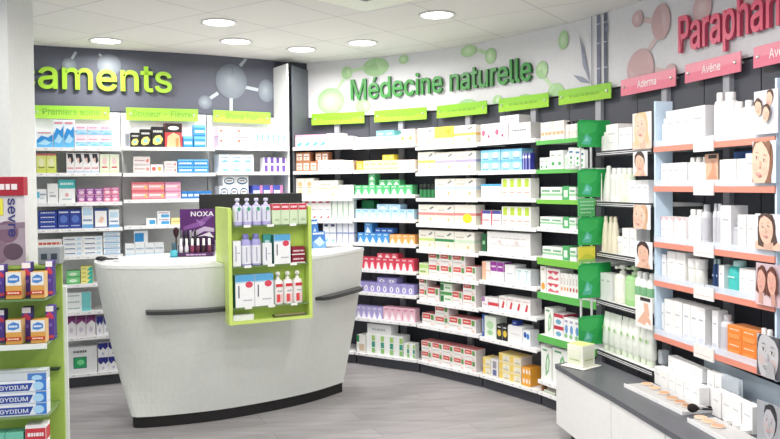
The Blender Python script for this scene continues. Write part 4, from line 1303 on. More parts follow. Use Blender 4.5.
redblue = S('f3f2f4', ('r', 0, .78, 1, 1, '4a4f9c'), ('r', 0, 0, .12, 1, 'cf3f4c'), ('x', .2, .3, .9, .4, 'e09aa0'))
scroll = S('f3f1f1', ('x', .1, .7, .9, .74, 'd8cfd0'), ('x', .1, .4, .9, .44, 'dcd4d4'), ('e', .3, .56, .05, .06, 'dfd2d4'), ('e', .7, .56, .05, .06, 'dfd2d4'), side='d9d6d8')
orangewh = S('f6f0ec', ('r', 0, 0, .5, 1, 'f2bda0'), ('x', .55, .5, .95, .56, 'e0a890'))
purple2 = S('eeeaf2', ('r', 0, .52, 1, 1, '9a3fa0'), ('x', .15, .72, .85, .8, 'f4e4f4'))
paleaqua = S('eef5f7', ('r', .4, .1, .6, .8, 'cfe6ec'), ('x', .2, .86, .8, .92, '9cc6d0'), side='dfe6ea')
redscr = S('f4f1f1', ('p', [(.3, .2), (.55, .7), (.75, .62), (.6, .18)], 'd2404c'), ('x', .1, .8, .9, .86, 'd8b0b4'), side='e3dfe0')
yelwh = S('f4edd4', ('r', 0, .1, .35, .9, 'f0cf6a'), ('e', .7, .5, .15, .2, 'e4e2dc'), ('r', 0, .84, 1, 1, 'f2dc88'), ('x', .45, .2, .95, .32, 'b8b0a0'), top='f0d88a', side='dcd6d0')
orange3 = S('eba63a', ('e', .25, .55, .12, .28, 'f8e6d4'), ('e', .6, .55, .12, .28, 'f8e6d4'), ('e', .92, .55, .08, .28, 'f8e6d4'), top='d8922f')
R4S = [
    (140.4, [
        (476, 508.5, 123.4, 2, 1, 'white box with pink flower', pinkflower),
        (509, 531, 122.6, 1, 1, 'white wide box with grey lettering', silver),
        (500, 519, 115.3, 1, 1, 'white box lying on top', silver, {'on': True})]),
    (170.6, [
        (478.5, 521.5, 149.4, 4, 2, 'sky blue box', sky2),
        (522, 534, 153, 3, 1, 'royal blue upright box', royal)]),
    (198.2, [
        (480, 501, 184, 2, 1, 'white box with blue top', bluetop),
        (501.5, 533, 178.4, 4, 1, 'white box with lime top', limetop)]),
    (226.5, [
        (479, 500.5, 210.5, 2, 1, 'white box with blue and red edges', redblue),
        (501.5, 533, 206.8, 4, 1, 'lime-topped white box', limetop)]),
    (254, [
        (476.5, 486, 233.5, 1, 1, 'dark green box', S('1f6038', ('x', .2, .4, .8, .6, '9cc8a0'))),
        (487, 533.5, 232.5, 1, 1, 'large white box with scrolls', scroll, {'dep': .12}),
        ]),
    (283.5, [
        (479.5, 490, 261.5, 1, 1, 'white and orange tall box', orangewh),
        (490.4, 504, 262, 2, 1, 'white box with purple top', purple2),
        (504.4, 514.6, 265, 1, 1, 'narrow white box', S('f3f3f5', ('x', .2, .5, .8, .56, 'c8ccd4'))),
        (515, 533.5, 269.6, 2, 1, 'pale aqua white box', paleaqua)]),
    (312.4, [
        (479, 488, 296.8, 1, 1, 'white box with purple corner', S('f2eef2', ('r', 0, .6, .5, 1, 'a870b0'), ('x', .2, .3, .9, .4, 'd0a8b0'))),
        (488.4, 498.5, 298, 1, 1, 'white box with red band', S('f3eeee', ('r', 0, .3, 1, .6, 'cf4452'))),
        (499, 533, 298, 4, 1, 'white box with red script', redscr, {'dep': .12})]),
    (342.5, [
        (478.5, 484, 314, 1, 1, 'narrow blue box', S('3f62b0', ('x', .2, .2, .8, .8, 'c9d6ee'))),
        (484.4, 496, 316.5, 1, 1, 'pale green white box', S('e6f0e4', ('e', .5, .6, .3, .2, 'b8dcb0'), ('e', .5, .25, .25, .12, 'a4d0a0'))),
        (496.4, 507.5, 325, 2, 1, 'black box with yellow oval', S('25262c', ('e', .5, .45, .36, .22, 'e4c24c'), ('x', .2, .8, .8, .88, 'e0e0e0'), side='f0eee8')),
        (508, 522.5, 326, 1, 1, 'wide white box', S('f2f2f3', ('x', .2, .5, .8, .56, 'd8d8dc'))),
        (512, 517, 320.5, 1, 1, 'dark blue box on top', S('33489a', ('x', .2, .4, .8, .6, 'aab8e0')), {'on': True}),
        (523, 534, 330.5, 1, 1, 'white box with blue blossoms', S('f0f3f8', ('e', .3, .7, .2, .2, '2f58b0'), ('e', .7, .62, .2, .2, '4a84cc')))]),
    (381, [
        (478.2, 490, 357, 1, 2, 'white and yellow box by the red ones', yelwh),
        (490.4, 498, 359.5, 1, 1, 'grey-panelled white box', S('e6e4e2', ('r', .3, .5, .8, .9, '9a9aa4'), ('r', .3, .1, .8, .42, '6a70a0'))),
        (498.5, 521, 355, 2, 3, 'white and yellow box', yelwh),
        (521.5, 534, 367.5, 1, 2, 'orange box with white leaves', orange3)])]
bay(RF, RW, 3, 'fourth dark-backed bay from the corner, before the green-edged bay', 'fourth dark bay', 507, R4S, cut=530.5, names={'box': 'supplement_box'}, post=POST)
# ------------------------------------------------------------------ green-edged bay
GR = '62b85a'
orgrow = S('f6f0ea', ('r', .1, .28, .95, .46, 'eab088'), ('x', .1, .72, .9, .78, 'd8c8c0'), ('r', .3, .5, .7, .53, 'e0c8b8'), top='f2ece4')
darkcap = dict(base='f1eeea', cap='221c24', label='e6ded8', shapes=[], lz=(.1, .5))
hcross = S('f1f5f0', ('r', .2, .12, .55, .32, '3d9a50'), ('x', .15, .66, .85, .74, 'a8b8a8'))
tallgreen = S('f2f5f1', ('e', .5, .3, .25, .1, '58a860'), ('x', .2, .72, .8, .78, '8cac8c'), ('r', .3, .5, .7, .54, 'c8d8c8'))
lowgreen = S('eef3ee', ('r', 0, .3, 1, .5, '9ccaa4'), ('x', .1, .62, .9, .78, '6faa80'))
greenend = S('4fa868', ('r', .2, .2, .8, .7, 'e0f0e2'))
wo = S('f4efea', ('e', .5, .22, .36, .14, 'eba24a'), ('x', .25, .85, .75, .92, 'a0b890'))
redpat = S('f3eeed', ('p', [(.1, .7), (.3, .5), (.5, .7), (.7, .5), (.9, .7), (.9, .8), (.1, .8)], 'd2566a'), ('p', [(.1, .2), (.3, .4), (.6, .2), (.9, .35), (.9, .1), (.1, .1)], 'd8707c'))
colortube = S('f4f2ef', ('e', .5, .3, .3, .1, 'e0924a'), ('x', .3, .5, .7, .8, 'c9c4bc'))
colortube2 = S('f4f2f2', ('e', .5, .3, .3, .1, 'c04f4a'), ('x', .3, .5, .7, .8, 'c9c4bc'))
leafbox = S('f1f4f0', ('p', [(.45, .12), (.75, .3), (.85, .6), (.7, .85), (.5, .7), (.42, .4)], '7fb98a'), ('p', [(.55, .25), (.7, .35), (.76, .6), (.66, .72), (.55, .6)], 'dcecd8'), ('x', .15, .88, .6, .93, '58a068'))
R5S = [
    ((555, 139.8), [
        (540.3, 564, 121.5, 6, 1, 'white and orange slim box', orgrow),
        (564.4, 577, 121, 3, 1, 'white bottle with dark cap', darkcap, {'kind': 'bottle', 'name': 'syrup_bottle'})], {'rail': GR}),
    ((555, 169.3), [
        (535.5, 549, 157.6, 2, 1, 'low white box with green mark', hcross),
        (549.5, 563, 150.5, 2, 1, 'tall white box with green mark', tallgreen),
        (563.5, 577, 151.5, 2, 1, 'slim white bottle', dict(base='f0f3f0', cap='e6eae6', label='cfe4d0', shapes=[]), {'kind': 'bottle', 'name': 'lotion_bottle'})], {'rail': GR}),
    ((555, 200), [
        (540.5, 562, 187, 2, 1, 'low white and green box', lowgreen),
        (562.3, 569, 186, 1, 1, 'small box with green frame', greenend),
        (569.3, 576, 187, 1, 1, 'end white and green box', lowgreen)], {'rail': '7cc24a'}),
    ((555, 228), [
        (539.8, 562.5, 217, 2, 1, 'low white and green box', lowgreen),
        (563, 569, 217, 1, 1, 'small box with green frame', greenend),
        (569.3, 576, 218, 1, 1, 'end white and green box', lowgreen)], {'rh': .028}),
    ((555, 259.5), [
        (542, 562, 247, 2, 1, 'low white and green box', lowgreen),
        (562.5, 569, 246, 1, 1, 'small box with green frame', greenend),
        (569.3, 576, 248, 1, 1, 'end white and green box', lowgreen)], {'rail': '7cc24a', 'rh': .045}),
    ((562, 296), [
        (536.5, 546, 266, 1, 1, 'tall white box with orange fruit', wo),
        (546.4, 560, 268.5, 1, 2, 'white box with red zigzag', redpat),
        (560.5, 569, 273.5, 3, 1, 'slim white box with orange dot', colortube),
        (569.3, 578, 274.5, 3, 1, 'slim white box with red dot', colortube2)], {'rail': '62b85a', 'rh': .045}),
    ((553, 338), [
        (544.5, 553, 308, 1, 1, 'tall white box with green leaf', leafbox),
        (553.4, 563, 314, 1, 2, 'red-topped patterned box', S('f1edf0', ('r', 0, .7, 1, 1, 'c23a50'), ('e', .5, .35, .3, .2, '6fa8c8'))),
        (563.5, 580, 319, 3, 1, 'white and blue patterned box', S('eff2f5', ('e', .5, .5, .3, .2, '6f9cd0'), ('e', .4, .2, .3, .1, '8cc08c'), ('x', .2, .8, .8, .9, 'b0a0c0')))], {'rail': GR, 'rh': .045}),
    ((547, 382), [
        (537.5, 551.5, 346.5, 1, 1, 'large white box with green leaf', leafbox),
        (552.5, 568, 349, 1, 1, 'white box with green leaf beside large one', leafbox)], {'rh': .025}),
    (391, [
        (536, 543, 384.5, 1, 1, 'brown carton', S('8a5a34', top='a06c40')),
        (544, 555, 391, 2, 1, 'small white pack', S('eef0e8', ('r', 0, 0, 1, .4, 'b8d0a8')))])]
bay(RF, RW, 4, 'green-edged shelving bay between the dark bays and the green panels', 'green-edged bay', 560, R5S, names={'box': 'herbal_box'}, post=POST)

# green printed end panels between that bay and the next, standing out from the shelves
P0, P1 = RF[4], RF[5]
ANG5 = math.atan2(P1[1] - P0[1], P1[0] - P0[0])
wd = Vector((RW[5][0] - RF[5][0], RW[5][1] - RF[5][1])).normalized()
PF = (RF[5][0] - wd.x * .14, RF[5][1] - wd.y * .14)
PBk = (RF[5][0] + wd.x * .12, RF[5][1] + wd.y * .12)
pang = math.atan2(wd.y, wd.x)
pm = frame(PF, pang)
r = thing('printed_divider', 'tall green printed divider with leaves between green-edged and black-railed bays', 'display panel', pm)
mid = (RF[5][0], RF[5][1])
for y0, y1, kind in [(120, 147, 'g'), (169, 197, 'g'), (198.3, 216.5, 't'), (217, 245, 'g'), (246.3, 262.5, 'y'), (263.3, 298, 'g'), (316, 345, 'g')]:
    _, zb = at_seg(587, y1, PF, PBk)
    _, zt = at_seg(587, y0, PF, PBk)
    w, h = (.25 if kind == 'g' else .125), zt - zb
    mb = MB()
    MM = Matrix.Translation((w / 2, -.004, zb))
    base = {'g': '2aa552', 't': '5cb870', 'y': 'c9cf4a'}[kind]
    if kind == 'g':
        pl = [(0, 0), (.9, 0), (1, .5), (.97, 1), (.1, 1), (0, .92)]
        mb.mesh([MM @ Vector(((u - .5) * w, y, v * h)) for y in (0, .006) for u, v in pl],
                [(0, 1, 2, 3, 4, 5), (11, 10, 9, 8, 7, 6)] + [(b_, a_, a_ + 6, b_ + 6) for a_, b_ in zip(range(6), [1, 2, 3, 4, 5, 0])], mat(base, .3))
        sh = [('p', [(.02, .88), (.3, .95), (.6, .9), (.55, .6), (.3, .45), (.05, .55)], '3cb45e'), ('p', [(.1, .1), (.24, .5), (.42, .32), (.36, .08)], '52b89a'), ('p', [(.18, .2), (.26, .42), (.34, .22)], '86d2c4'),
              ('p', [(.5, .1), (.6, .5), (.84, .4), (.8, .06)], '239a4a')]
    elif kind == 't':
        mb.box((-w / 2, 0, 0), (w / 2, .006, h), mat(base, .3), M=MM)
        sh = [('x', .1, .78, .9, .86, 'a9dcb4'), ('x', .1, .58, .9, .66, 'a9dcb4'), ('x', .1, .38, .9, .46, 'a9dcb4'), ('x', .1, .18, .7, .26, 'a9dcb4')]
    else:
        mb.box((-w / 2, 0, 0), (w / 2, .006, h), mat(base, .3), M=MM)
        sh = [('p', [(0, .2), (.5, .6), (1, .3), (1, .9), (0, .9)], 'e0d84e'), ('r', 0, 0, 1, .2, '8cc46a')]
    print_front(mb, w, h, sh, 0.0, M=MM)
    mb.build('printed_board', r)
mb = MB()
_, zt = at_seg(587, 122, PF, PBk)
mb.box((.02, .003, .0), (.03, .013, zt), 'cfd2d2')
mb.box((.10, .003, .0), (.11, .013, zt), 'cfd2d2')
mb.build('support_rod', r)

# small packs hung in front of the divider
for j, (x, y0, y1) in enumerate([(580, 148, 165), (586.5, 148.5, 166), (590.8, 150, 168)]):
    u0, zt = at_seg(x - 2.8, y0, P0, P1)
    u1, _ = at_seg(x + 2.8, y0, P0, P1)
    _, zb = at_seg(x, y1, P0, P1)
    uc = (u0 + u1) / 2
    M = frame((P0[0] + math.cos(ANG5) * uc + math.sin(ANG5) * .075, P0[1] + math.sin(ANG5) * uc - math.cos(ANG5) * .075), ANG5, zb)
    place(make_pack('box', u1 - u0 - .002, .03, zt - zb, S('f0f4f1', ('r', .3, .35, .7, .5, '2f9a50'), ('r', .15, .7, .85, .82, '4a7a9c'), ('e', .5, .15, .2, .08, '58b060')), 'hanging_pack'), M,
          check(f'small white pack with green mark, {ORD[j]} of three before the green divider'), 'box', 'small packs before the green divider')
u1, zz = at_seg(586, 168.3, P0, P1)
M = frame((P0[0] + math.cos(ANG5) * u1 + math.sin(ANG5) * .015, P0[1] + math.sin(ANG5) * u1 - math.cos(ANG5) * .015), ANG5, zz - .006)
mb = MB()
mb.box((-.075, -.085, 0), (.09, 0, .005), mat('c9ced2', .2, .3))
mb.build('clear_tray', None, M, label=check('small clear tray carrying three packs before the green divider'), cat='tray')

# ------------------------------------------------------------------ bay with black-striped rails
Wt, CT = 'f3f2ee', 'ecebe6'
wb = dict(base='f1f0ec', cap='f6f6f4', label='e8e9e4', shapes=[])
wpump = dict(base='efece2', cap='f4f3ee', label='f5f4ee', shapes=[])
gbot = dict(base='9fd08c', cap='cfe4c0', label='b8dca4', shapes=[])
lgbot = dict(base='dcebd2', cap='f0f4ea', label='eaf2e2', shapes=[])
whitebox = S('f4f3f1', ('x', .2, .62, .8, .66, 'c9c8cc'), ('x', .25, .3, .75, .33, 'd6d4d8'), side='e9e8e6')
whitebox2 = S('f2f2f3', ('r', .15, .12, .85, .2, 'd4dbe8'), ('x', .2, .66, .8, .7, 'b9bcc8'), side='e8e8ea')
creamcone = dict(base='efe6cf', cap='e6dcc2', label=None, shapes=[])
whitetube = dict(base='eef3ea', cap='dfe9d6', label='f6f8f2', shapes=[('e', .5, .6, .2, .05, '9cc87c')])
R6S = [
    ((620, 150), [
        (598, 606, 132, 1, 1, 'short white bottle', wb, {'kind': 'bottle'}),
        (606.2, 618, 124.2, 1, 1, 'tall white box', whitebox),
        (618.2, 631.5, 127.5, 2, 1, 'white box with pale line', whitebox2)], {'rail': '2c2d31'}),
    ((620, 202.5), [
        (595.5, 601, 173, 1, 1, 'short tapered white bottle', dict(base='f2f0ea', cap='f4f3ef', shapes=[]), {'kind': 'cone'}),
        (601.2, 607.5, 165.5, 1, 1, 'tall tapered white bottle', dict(base='f2f0ea', cap='f4f3ef', shapes=[]), {'kind': 'cone'}),
        (608, 618.5, 168, 2, 1, 'straight white bottle', wb, {'kind': 'bottle'}),
        (618.7, 629.5, 168, 2, 1, 'pale green bottle', lgbot, {'kind': 'bottle'}),
        (630, 648, 180, 3, 1, 'low white box', whitebox2)], {'rail': '2c2d31'}),
    ((615, 254.5), [
        (597.5, 614.5, 216, 3, 1, 'cream tapered bottle', creamcone, {'kind': 'cone'}),
        (615, 622, 236.5, 1, 1, 'low white jar', wb, {'kind': 'jar'}),
        (622.3, 636, 228.5, 2, 1, 'white box beside the jar', whitebox)], {'rail': '2c2d31'}),
    ((615, 303.5), [
        (596, 611, 273, 2, 1, 'white box', S('f1f2f0', ('x', .2, .7, .8, .75, 'c0c8c0'), side='e4e6e4')),
        (611.5, 621, 265, 1, 1, 'cream pump bottle', wpump, {'kind': 'pump'}),
        (621.5, 632.5, 266, 1, 1, 'green pump bottle', gbot, {'kind': 'pump'}),
        (633, 651, 272.5, 3, 1, 'white bottle with green label', dict(base='f2f4f1', cap='f4f5f3', label='7fb588', shapes=[], lz=(.45, .7)), {'kind': 'bottle'})], {'rail': '2c2d31'}),
    ((615, 356), [
        (598.5, 650, 318, 8, 1, 'white and pale green tube', whitetube, {'kind': 'tube'})], {'rail': '2c2d31'})]
bay(RF, RW, 5, 'shelving bay with black-striped rails between green divider and red-railed bays', 'black-railed bay', 622, R6S, names={'box': 'cosmetic_box'}, panel_z=.69, post=POST, stripes=True, rail_h=.032, deck=False, top=2.18)

# ------------------------------------------------------------------ red-railed bays
RED = 'e0907e'
LIP = 'e3ebf8'
wbot = dict(base='f4f3f1', cap='f3f2f0', label='edeef2', shapes=[])
pinkwhite = S('f5efee', ('p', [(0, .8), (.4, 1), (1, .86), (1, 1), (0, 1)], 'efb8bc'), ('x', .15, .5, .85, .53, 'd8c8cc'), ('x', .3, .2, .8, .23, 'e6c0c8'))
clearbot = dict(base='d3d3d8', cap='c4c6cc', label='c6c6ce', shapes=[])
navybot = dict(base='2f4f86', cap='b9d2d8', label='24406f', shapes=[('x', .1, .55, .9, .62, 'aab8d8')], lz=(.05, .95))
tealbot = dict(base='3ab8b4', cap='bfe4e2', label='4cc4be', shapes=[('x', .1, .6, .9, .66, 'c9f0ee')], lz=(.1, .8))
smallgrey = dict(base='b3b3bc', cap='9a9aa4', label='c8c8d0', shapes=[])
orange4 = S('f08a3c', ('x', .15, .74, .85, .82, 'fbd9b8'), ('r', .1, .2, .9, .5, 'f39a52'), top='f4a064', side='e67c30')
A1, A2, A3, A4, A5 = (653, 147.6), (653, 186.6), (653, 241.6), (653, 279.8), (653, 333)
R7S = [
    (A1, [
        (655.5, 665, 119, 1, 1, 'short white bottle', wbot, {'kind': 'bottle'}),
        (665.3, 690, 109.5, 3, 1, 'tall white box', whitebox, {'dep': .09}),
        (690.3, 705, 106, 1, 1, 'broad white box', whitebox2, {'dep': .09})]),
    (A2, [
        (655, 687, 163, 4, 1, 'low white box', whitebox2, {'dep': .1}),
        (687.3, 704.5, 157, 3, 1, 'white bottle', wbot, {'kind': 'bottle'})]),
    (A3, [
        (657, 686, 217, 4, 1, 'white box with pink corner', pinkwhite, {'dep': .09}),
        (686.5, 699, 209.5, 2, 1, 'white bottle', wbot, {'kind': 'bottle'}),
        (699.3, 706, 204.5, 1, 1, 'tall clear grey bottle', clearbot, {'kind': 'bottle'})]),
    (A4, [
        (657, 666, 254, 1, 1, 'slim white box', whitebox2),
        (667, 685, 252, 2, 1, 'white box with grey line', whitebox, {'dep': .09}),
        (685.5, 701, 259, 2, 1, 'white jar', wb, {'kind': 'jar'})]),
    (A5, [
        (655, 664, 302, 1, 1, 'slim white box', whitebox2),
        (664.3, 682, 300.5, 2, 1, 'white box with grey line', whitebox, {'dep': .09}),
        (682.3, 705, 306, 3, 1, 'low white box', whitebox2, {'dep': .09})])]
bay(RF, RW, 6, 'red-railed shelving bay beside the light blue side panel', 'far red-railed bay', 680, R7S, rail=RED, names={'box': 'cosmetic_box'}, panel_z=.69, post=POST, lip=LIP, deck=False, ends=(('d3e9fb', 2.0, .34), ''), inset=.03, top=2.18)
R8S = [
    (A1, [
        (706.5, 719, 93, 1, 1, 'large white bottle', wbot, {'kind': 'bottle'}),
        (719.3, 730, 92, 1, 1, 'large white bottle beside another', wbot, {'kind': 'bottle'}),
        (730.5, 757, 100, 3, 1, 'white tall bottle in the row', wbot, {'kind': 'bottle'})]),
    (A2, [
        (719, 745, 159, 3, 1, 'white box', whitebox, {'dep': .09}),
        (745.3, 754, 153, 1, 1, 'taller white box', whitebox2)]),
    (A3, [
        (706.5, 720, 203.5, 2, 1, 'clear grey bottle', clearbot, {'kind': 'bottle'}),
        (720.5, 731, 205.5, 1, 1, 'tall white carton', whitebox2),
        (731.3, 737.5, 222, 1, 1, 'small grey bottle', smallgrey, {'kind': 'bottle'}),
        (738, 755, 215, 2, 1, 'white box', whitebox, {'dep': .09})]),
    (A4, [
        (706, 718.5, 258.5, 2, 1, 'dark blue bottle', navybot, {'kind': 'bottle'}),
        (719, 724.5, 265, 1, 1, 'slim white box', whitebox2),
        (725, 738.5, 261, 1, 1, 'turquoise bottle', tealbot, {'kind': 'bottle'}),
        (739, 756, 269, 2, 1, 'white box', whitebox, {'dep': .09})]),
    (A5, [
        (706.5, 718, 310, 1, 1, 'tall white box', whitebox2),
        (718.3, 727, 315, 1, 1, 'clear grey bottle', clearbot, {'kind': 'bottle'}),
        (727.5, 757, 328, 2, 2, 'orange box', orange4, {'dep': .09}),
        (757.4, 770, 329, 2, 1, 'white bottle behind the portrait', wbot, {'kind': 'bottle'})])]
_, M8, L8, Z8 = bay(RF, RW, 7, 'red-railed shelving bay with orange boxes, at the edge of photo', 'near red-railed bay', 741, R8S, rail=RED, names={'box': 'cosmetic_box'}, panel_z=.69, post=POST, lip=LIP, deck=False, ends=('', ('d3e9fb', 2.0, .34)), inset=.03, top=2.18)
# blue board behind the second shelf of that bay
mb = MB()
mb.box((0, .16, Z8[1] + .001), (.3, .166, Z8[1] + .17), mat('2f66b8', .3))
mb.build('backing_board', None, M8, label=check('blue backing board behind white boxes, second shelf, near red-railed bay'), cat='board')

# pale label plates where the two red rails meet
pw = frame(RF[7], math.atan2(RF[8][1] - RF[7][1], RF[8][0] - RF[7][0]))
for k, z in enumerate(Z8):
    mb = MB()
    mb.box((-.075, -.016, z - .042), (.075, -.0095, z + .022), mat('eeebe8', .4))
    mb.box((-.06, -.0168, z - .024), (.06, -.016, z - .021), 'dcc8c4')
    mb.build('label_plate', None, pw, label=check(f'pale label plate on the red rail of the {SHELF_WORD[k]}'), cat='label', group='pale plates on the red rails')


# ------------------------------------------------------------------ portrait cards
def portrait(u_px, y0, y1, P0, P1, inset, label, bg, skin, hair, style, turn=0.0, name='portrait_card', zmin=None):
    ang = math.atan2(P1[1] - P0[1], P1[0] - P0[0])
    nx, ny = -math.sin(ang), math.cos(ang)
    A = (P0[0] + nx * inset, P0[1] + ny * inset)
    B = (P1[0] + nx * inset, P1[1] + ny * inset)
    ua, _ = at_seg(u_px[0], y0, A, B)
    ub, _ = at_seg(u_px[1], y0, A, B)
    _, zt = at_seg(sum(u_px) / 2, y0, A, B)
    _, zb = at_seg(sum(u_px) / 2, y1, A, B)
    if zmin is not None:
        zb = zmin
    w, h = ub - ua, zt - zb
    uc = (ua + ub) / 2
    p = (A[0] + math.cos(ang) * uc, A[1] + math.sin(ang) * uc)
    mb = MB()
    mb.box((-w / 2, 0, 0), (w / 2, .004, h), bg)
    print_front(mb, w, h, faces(skin, hair, style), 0.0)
    return mb.build(name, None, frame(p, ang + turn, zb), label=check(label), cat='poster', group='portrait cards at the shelf ends')


def rot(pts, cx, cy, a, k=1.0):
    c, s = math.cos(a), math.sin(a)
    return [(cx + k * (x * c - y * s), cy + k * (x * s + y * c)) for x, y in pts]


def ell(rx, ry, n=18):
    return [(rx * math.cos(2 * PI * i / n), ry * math.sin(2 * PI * i / n)) for i in range(n)]


def head(cx, cy, k, a, skin, hair, asp=1.0, hairdo='long', lips='c98a84', dark=None, neck=True):
    """One printed face: hair, neck, face, brows, eyes, nose, mouth."""
    out = []

    def put(pts, ox, oy, col):
        q = rot([(x + ox, y + oy) for x, y in pts], 0, 0, a, k)
        out.append(('p', [(cx + x * asp, cy + y) for x, y in q], col))
    dk = dark or '7a5c50'
    sh = _shade(skin)
    if hairdo == 'long':
        put(ell(.46, .58), .03, .02, hair)
        put([(-.44, .1), (-.5, -.5), (-.2, -.6), (-.25, .1)], 0, 0, hair)
        put([(.40, .1), (.52, -.5), (.3, -.6), (.25, .1)], 0, 0, hair)
    elif hairdo == 'tied':
        put(ell(.40, .52), .03, .08, hair)
    elif hairdo == 'cap':
        put(ell(.43, .46), 0, .13, hair)
    if neck:
        put([(-.17, -.95), (.22, -.95), (.18, -.3), (-.15, -.3)], 0, 0, sh)
    put([(.36 * math.cos(t), (.48 if math.sin(t) > 0 else .52) * math.sin(t) * (1 if math.sin(t) > 0 else 1 - .0 * abs(math.cos(t)))) for t in [2 * PI * i / 22 for i in range(22)]], 0, 0, skin)
    put(ell(.11, .09), -.2, -.14, _mix(skin, 'e89a8c', .25))
    put(ell(.11, .09), .2, -.14, _mix(skin, 'e89a8c', .25))
    put([(-.37, .18), (-.26, .34), (-.02, .42), (.2, .30), (.36, .16), (.34, .42), (0, .56), (-.34, .44)], 0, 0, hair)
    for sx in (-1, 1):
        put([(-.09, -.004), (0, .025), (.09, .0), (0, .008)], sx * .155, .16, _mix(skin, dk, .7))
        put(ell(.066, .024, 12), sx * .155, .065, 'ece2dc')
        put(ell(.027, .025, 10), sx * .155, .066, dk)
        put([(-.075, .01), (0, .036), (.075, .008), (0, .022)], sx * .155, .066, dk)
    put([(.0, .04), (.02, .04), (.06, -.10), (.0, -.125), (-.05, -.10), (.01, -.085)], 0, 0, sh)
    put([(-.13, -.24), (-.04, -.212), (0, -.22), (.04, -.212), (.13, -.24), (.05, -.285), (-.05, -.285)], 0, 0, lips)
    put([(-.10, -.24), (0, -.236), (.10, -.24), (0, -.252)], 0, 0, _mix(lips, 'ffffff', .6))
    return out


def _mix(a, b, t):
    return ''.join('%02x' % round(int(a[i:i + 2], 16) * (1 - t) + int(b[i:i + 2], 16) * t) for i in (0, 2, 4))


def _shade(h):
    return ''.join('%02x' % int(int(h[i:i + 2], 16) * .9) for i in (0, 2, 4))


def faces(skin, hair, style):
    if style == 'one':
        return [('p', [(0, 0), (1, 0), (1, .2), (.7, .3), (.3, .3), (0, .2)], skin)] + head(.46, .6, .86, .14, skin, hair, .9)
    if style == 'tied':
        return [('p', [(.05, 0), (.95, 0), (.8, .24), (.3, .26)], skin)] + head(.5, .6, .7, -.2, skin, hair, .9, 'tied')
    if style == 'cap':
        return [('p', [(.05, 0), (.95, 0), (.8, .24), (.3, .26)], skin)] + head(.5, .52, .86, .18, skin, hair, 1.0, 'cap')
    if style == 'close':
        return head(.36, .5, 1.2, -.18, skin, hair, .9)
    if style == 'family':
        return [('r', 0, 0, 1, .35, 'cfcdd4'), ('p', [(.05, .1), (.9, .05), (.8, .45), (.15, .5)], 'dadbe2')] + head(.66, .80, .36, -.3, skin, hair, 1.0, 'tied', neck=False) + head(.24, .62, .38, .3, skin, hair, 1.0, 'tied', neck=False) + head(.62, .46, .38, -.2, skin, hair, 1.0, 'tied', neck=False)
    if style == 'two':
        return [('r', 0, 0, 1, .3, 'e0c6cc')] + head(.25, .6, .6, -.1, skin, hair, .8) + head(.74, .6, .6, .15, skin, hair, .8)
    if style == 'body':
        return [('p', [(.1, .15), (.55, .55), (.5, .8), (.75, .8), (.85, .45), (.6, .1)], skin), ('p', [(.55, .55), (.9, .3), (.95, .12), (.5, .3)], skin), ('r', .3, .86, .9, .97, '3a3634')]
    if style == 'grey':
        return head(.46, .55, 1.3, -.1, skin, hair, .9, 'long', '8c8c90', '4a4a4e') + [('p', [(.4, 0), (.8, 0), (.75, .3), (.62, .42), (.5, .3)], _shade(skin))]
    return []


Q0, Q1 = RF[5], RF[6]
portrait((632.5, 651), 112.5, 149, Q0, Q1, -.018, 'portrait card of a blond woman, topmost beside black-railed bay', 'efe2dc', 'f0cdb8', 'e0c49a', 'one')
portrait((633, 647), 151.5, 176, Q0, Q1, -.018, 'portrait card of a dark-haired person in profile, second shelf of black-railed bay', 'e8e6e6', 'e8bfa8', '4a3a38', 'cap')
portrait((633.5, 650), 205, 229, Q0, Q1, -.018, 'portrait card of a tilted face, third shelf of black-railed bay', 'e6ecf2', 'efc9b4', 'd8b090', 'close')
portrait((635, 652), 241.5, 268, Q0, Q1, -.018, 'portrait card of a woman with dark headband, fourth shelf, black-railed bay', 'e4ecf2', 'e9bda6', '463032', 'cap')
portrait((635.5, 652), 296.5, 328, Q0, Q1, -.018, 'photo card of bent bare legs and arms, lowest shelf, black-railed bay', 'f2efee', 'e8b8a0', '46403c', 'body')
E0, E1 = RF[7], RF[8]
for u, y0, y1, k, lab, bg, sk, ha, stl in [
    ((754, 778), 90, 134, 0, 'photo card of three dark-haired people together, top shelf, red-railed bay', 'd6dae2', 'e6c0aa', '5a4036', 'family'),
    ((752.5, 776), 141, 183, 1, 'portrait card of a smiling woman, second shelf, red-railed bay', 'cfe0ee', 'ecc4ae', '8a6450', 'close'),
    ((755, 780), 214, 250, 2, 'portrait card of a woman with bare shoulders, third red-railed shelf', 'dfe6ee', 'e8bfaa', '5a4640', 'one'),
    ((756, 780), 264, 306, 3, 'photo card of two faces side by side, fourth red-railed shelf', 'c8b4bc', 'e0ac9c', '6a4038', 'two'),
        ((757, 782), 336, 378, 4, 'grey portrait card with hand at mouth, lowest red-railed shelf', 'b9bcc4', 'c3c2c6', '55565c', 'grey')]:
    portrait(u, y0, y1, E0, E1, -.02, lab, bg, sk, ha, stl)
# skin-coloured card among the bottles on the second red shelf
portrait((704.8, 718), 154, 186, RF[6], RF[8], .04, 'skin-toned card between white bottles, second red-railed shelf', 'e3b79c', 'd59a7c', 'c88a70', 'body', zmin=Z8[1] + .001)
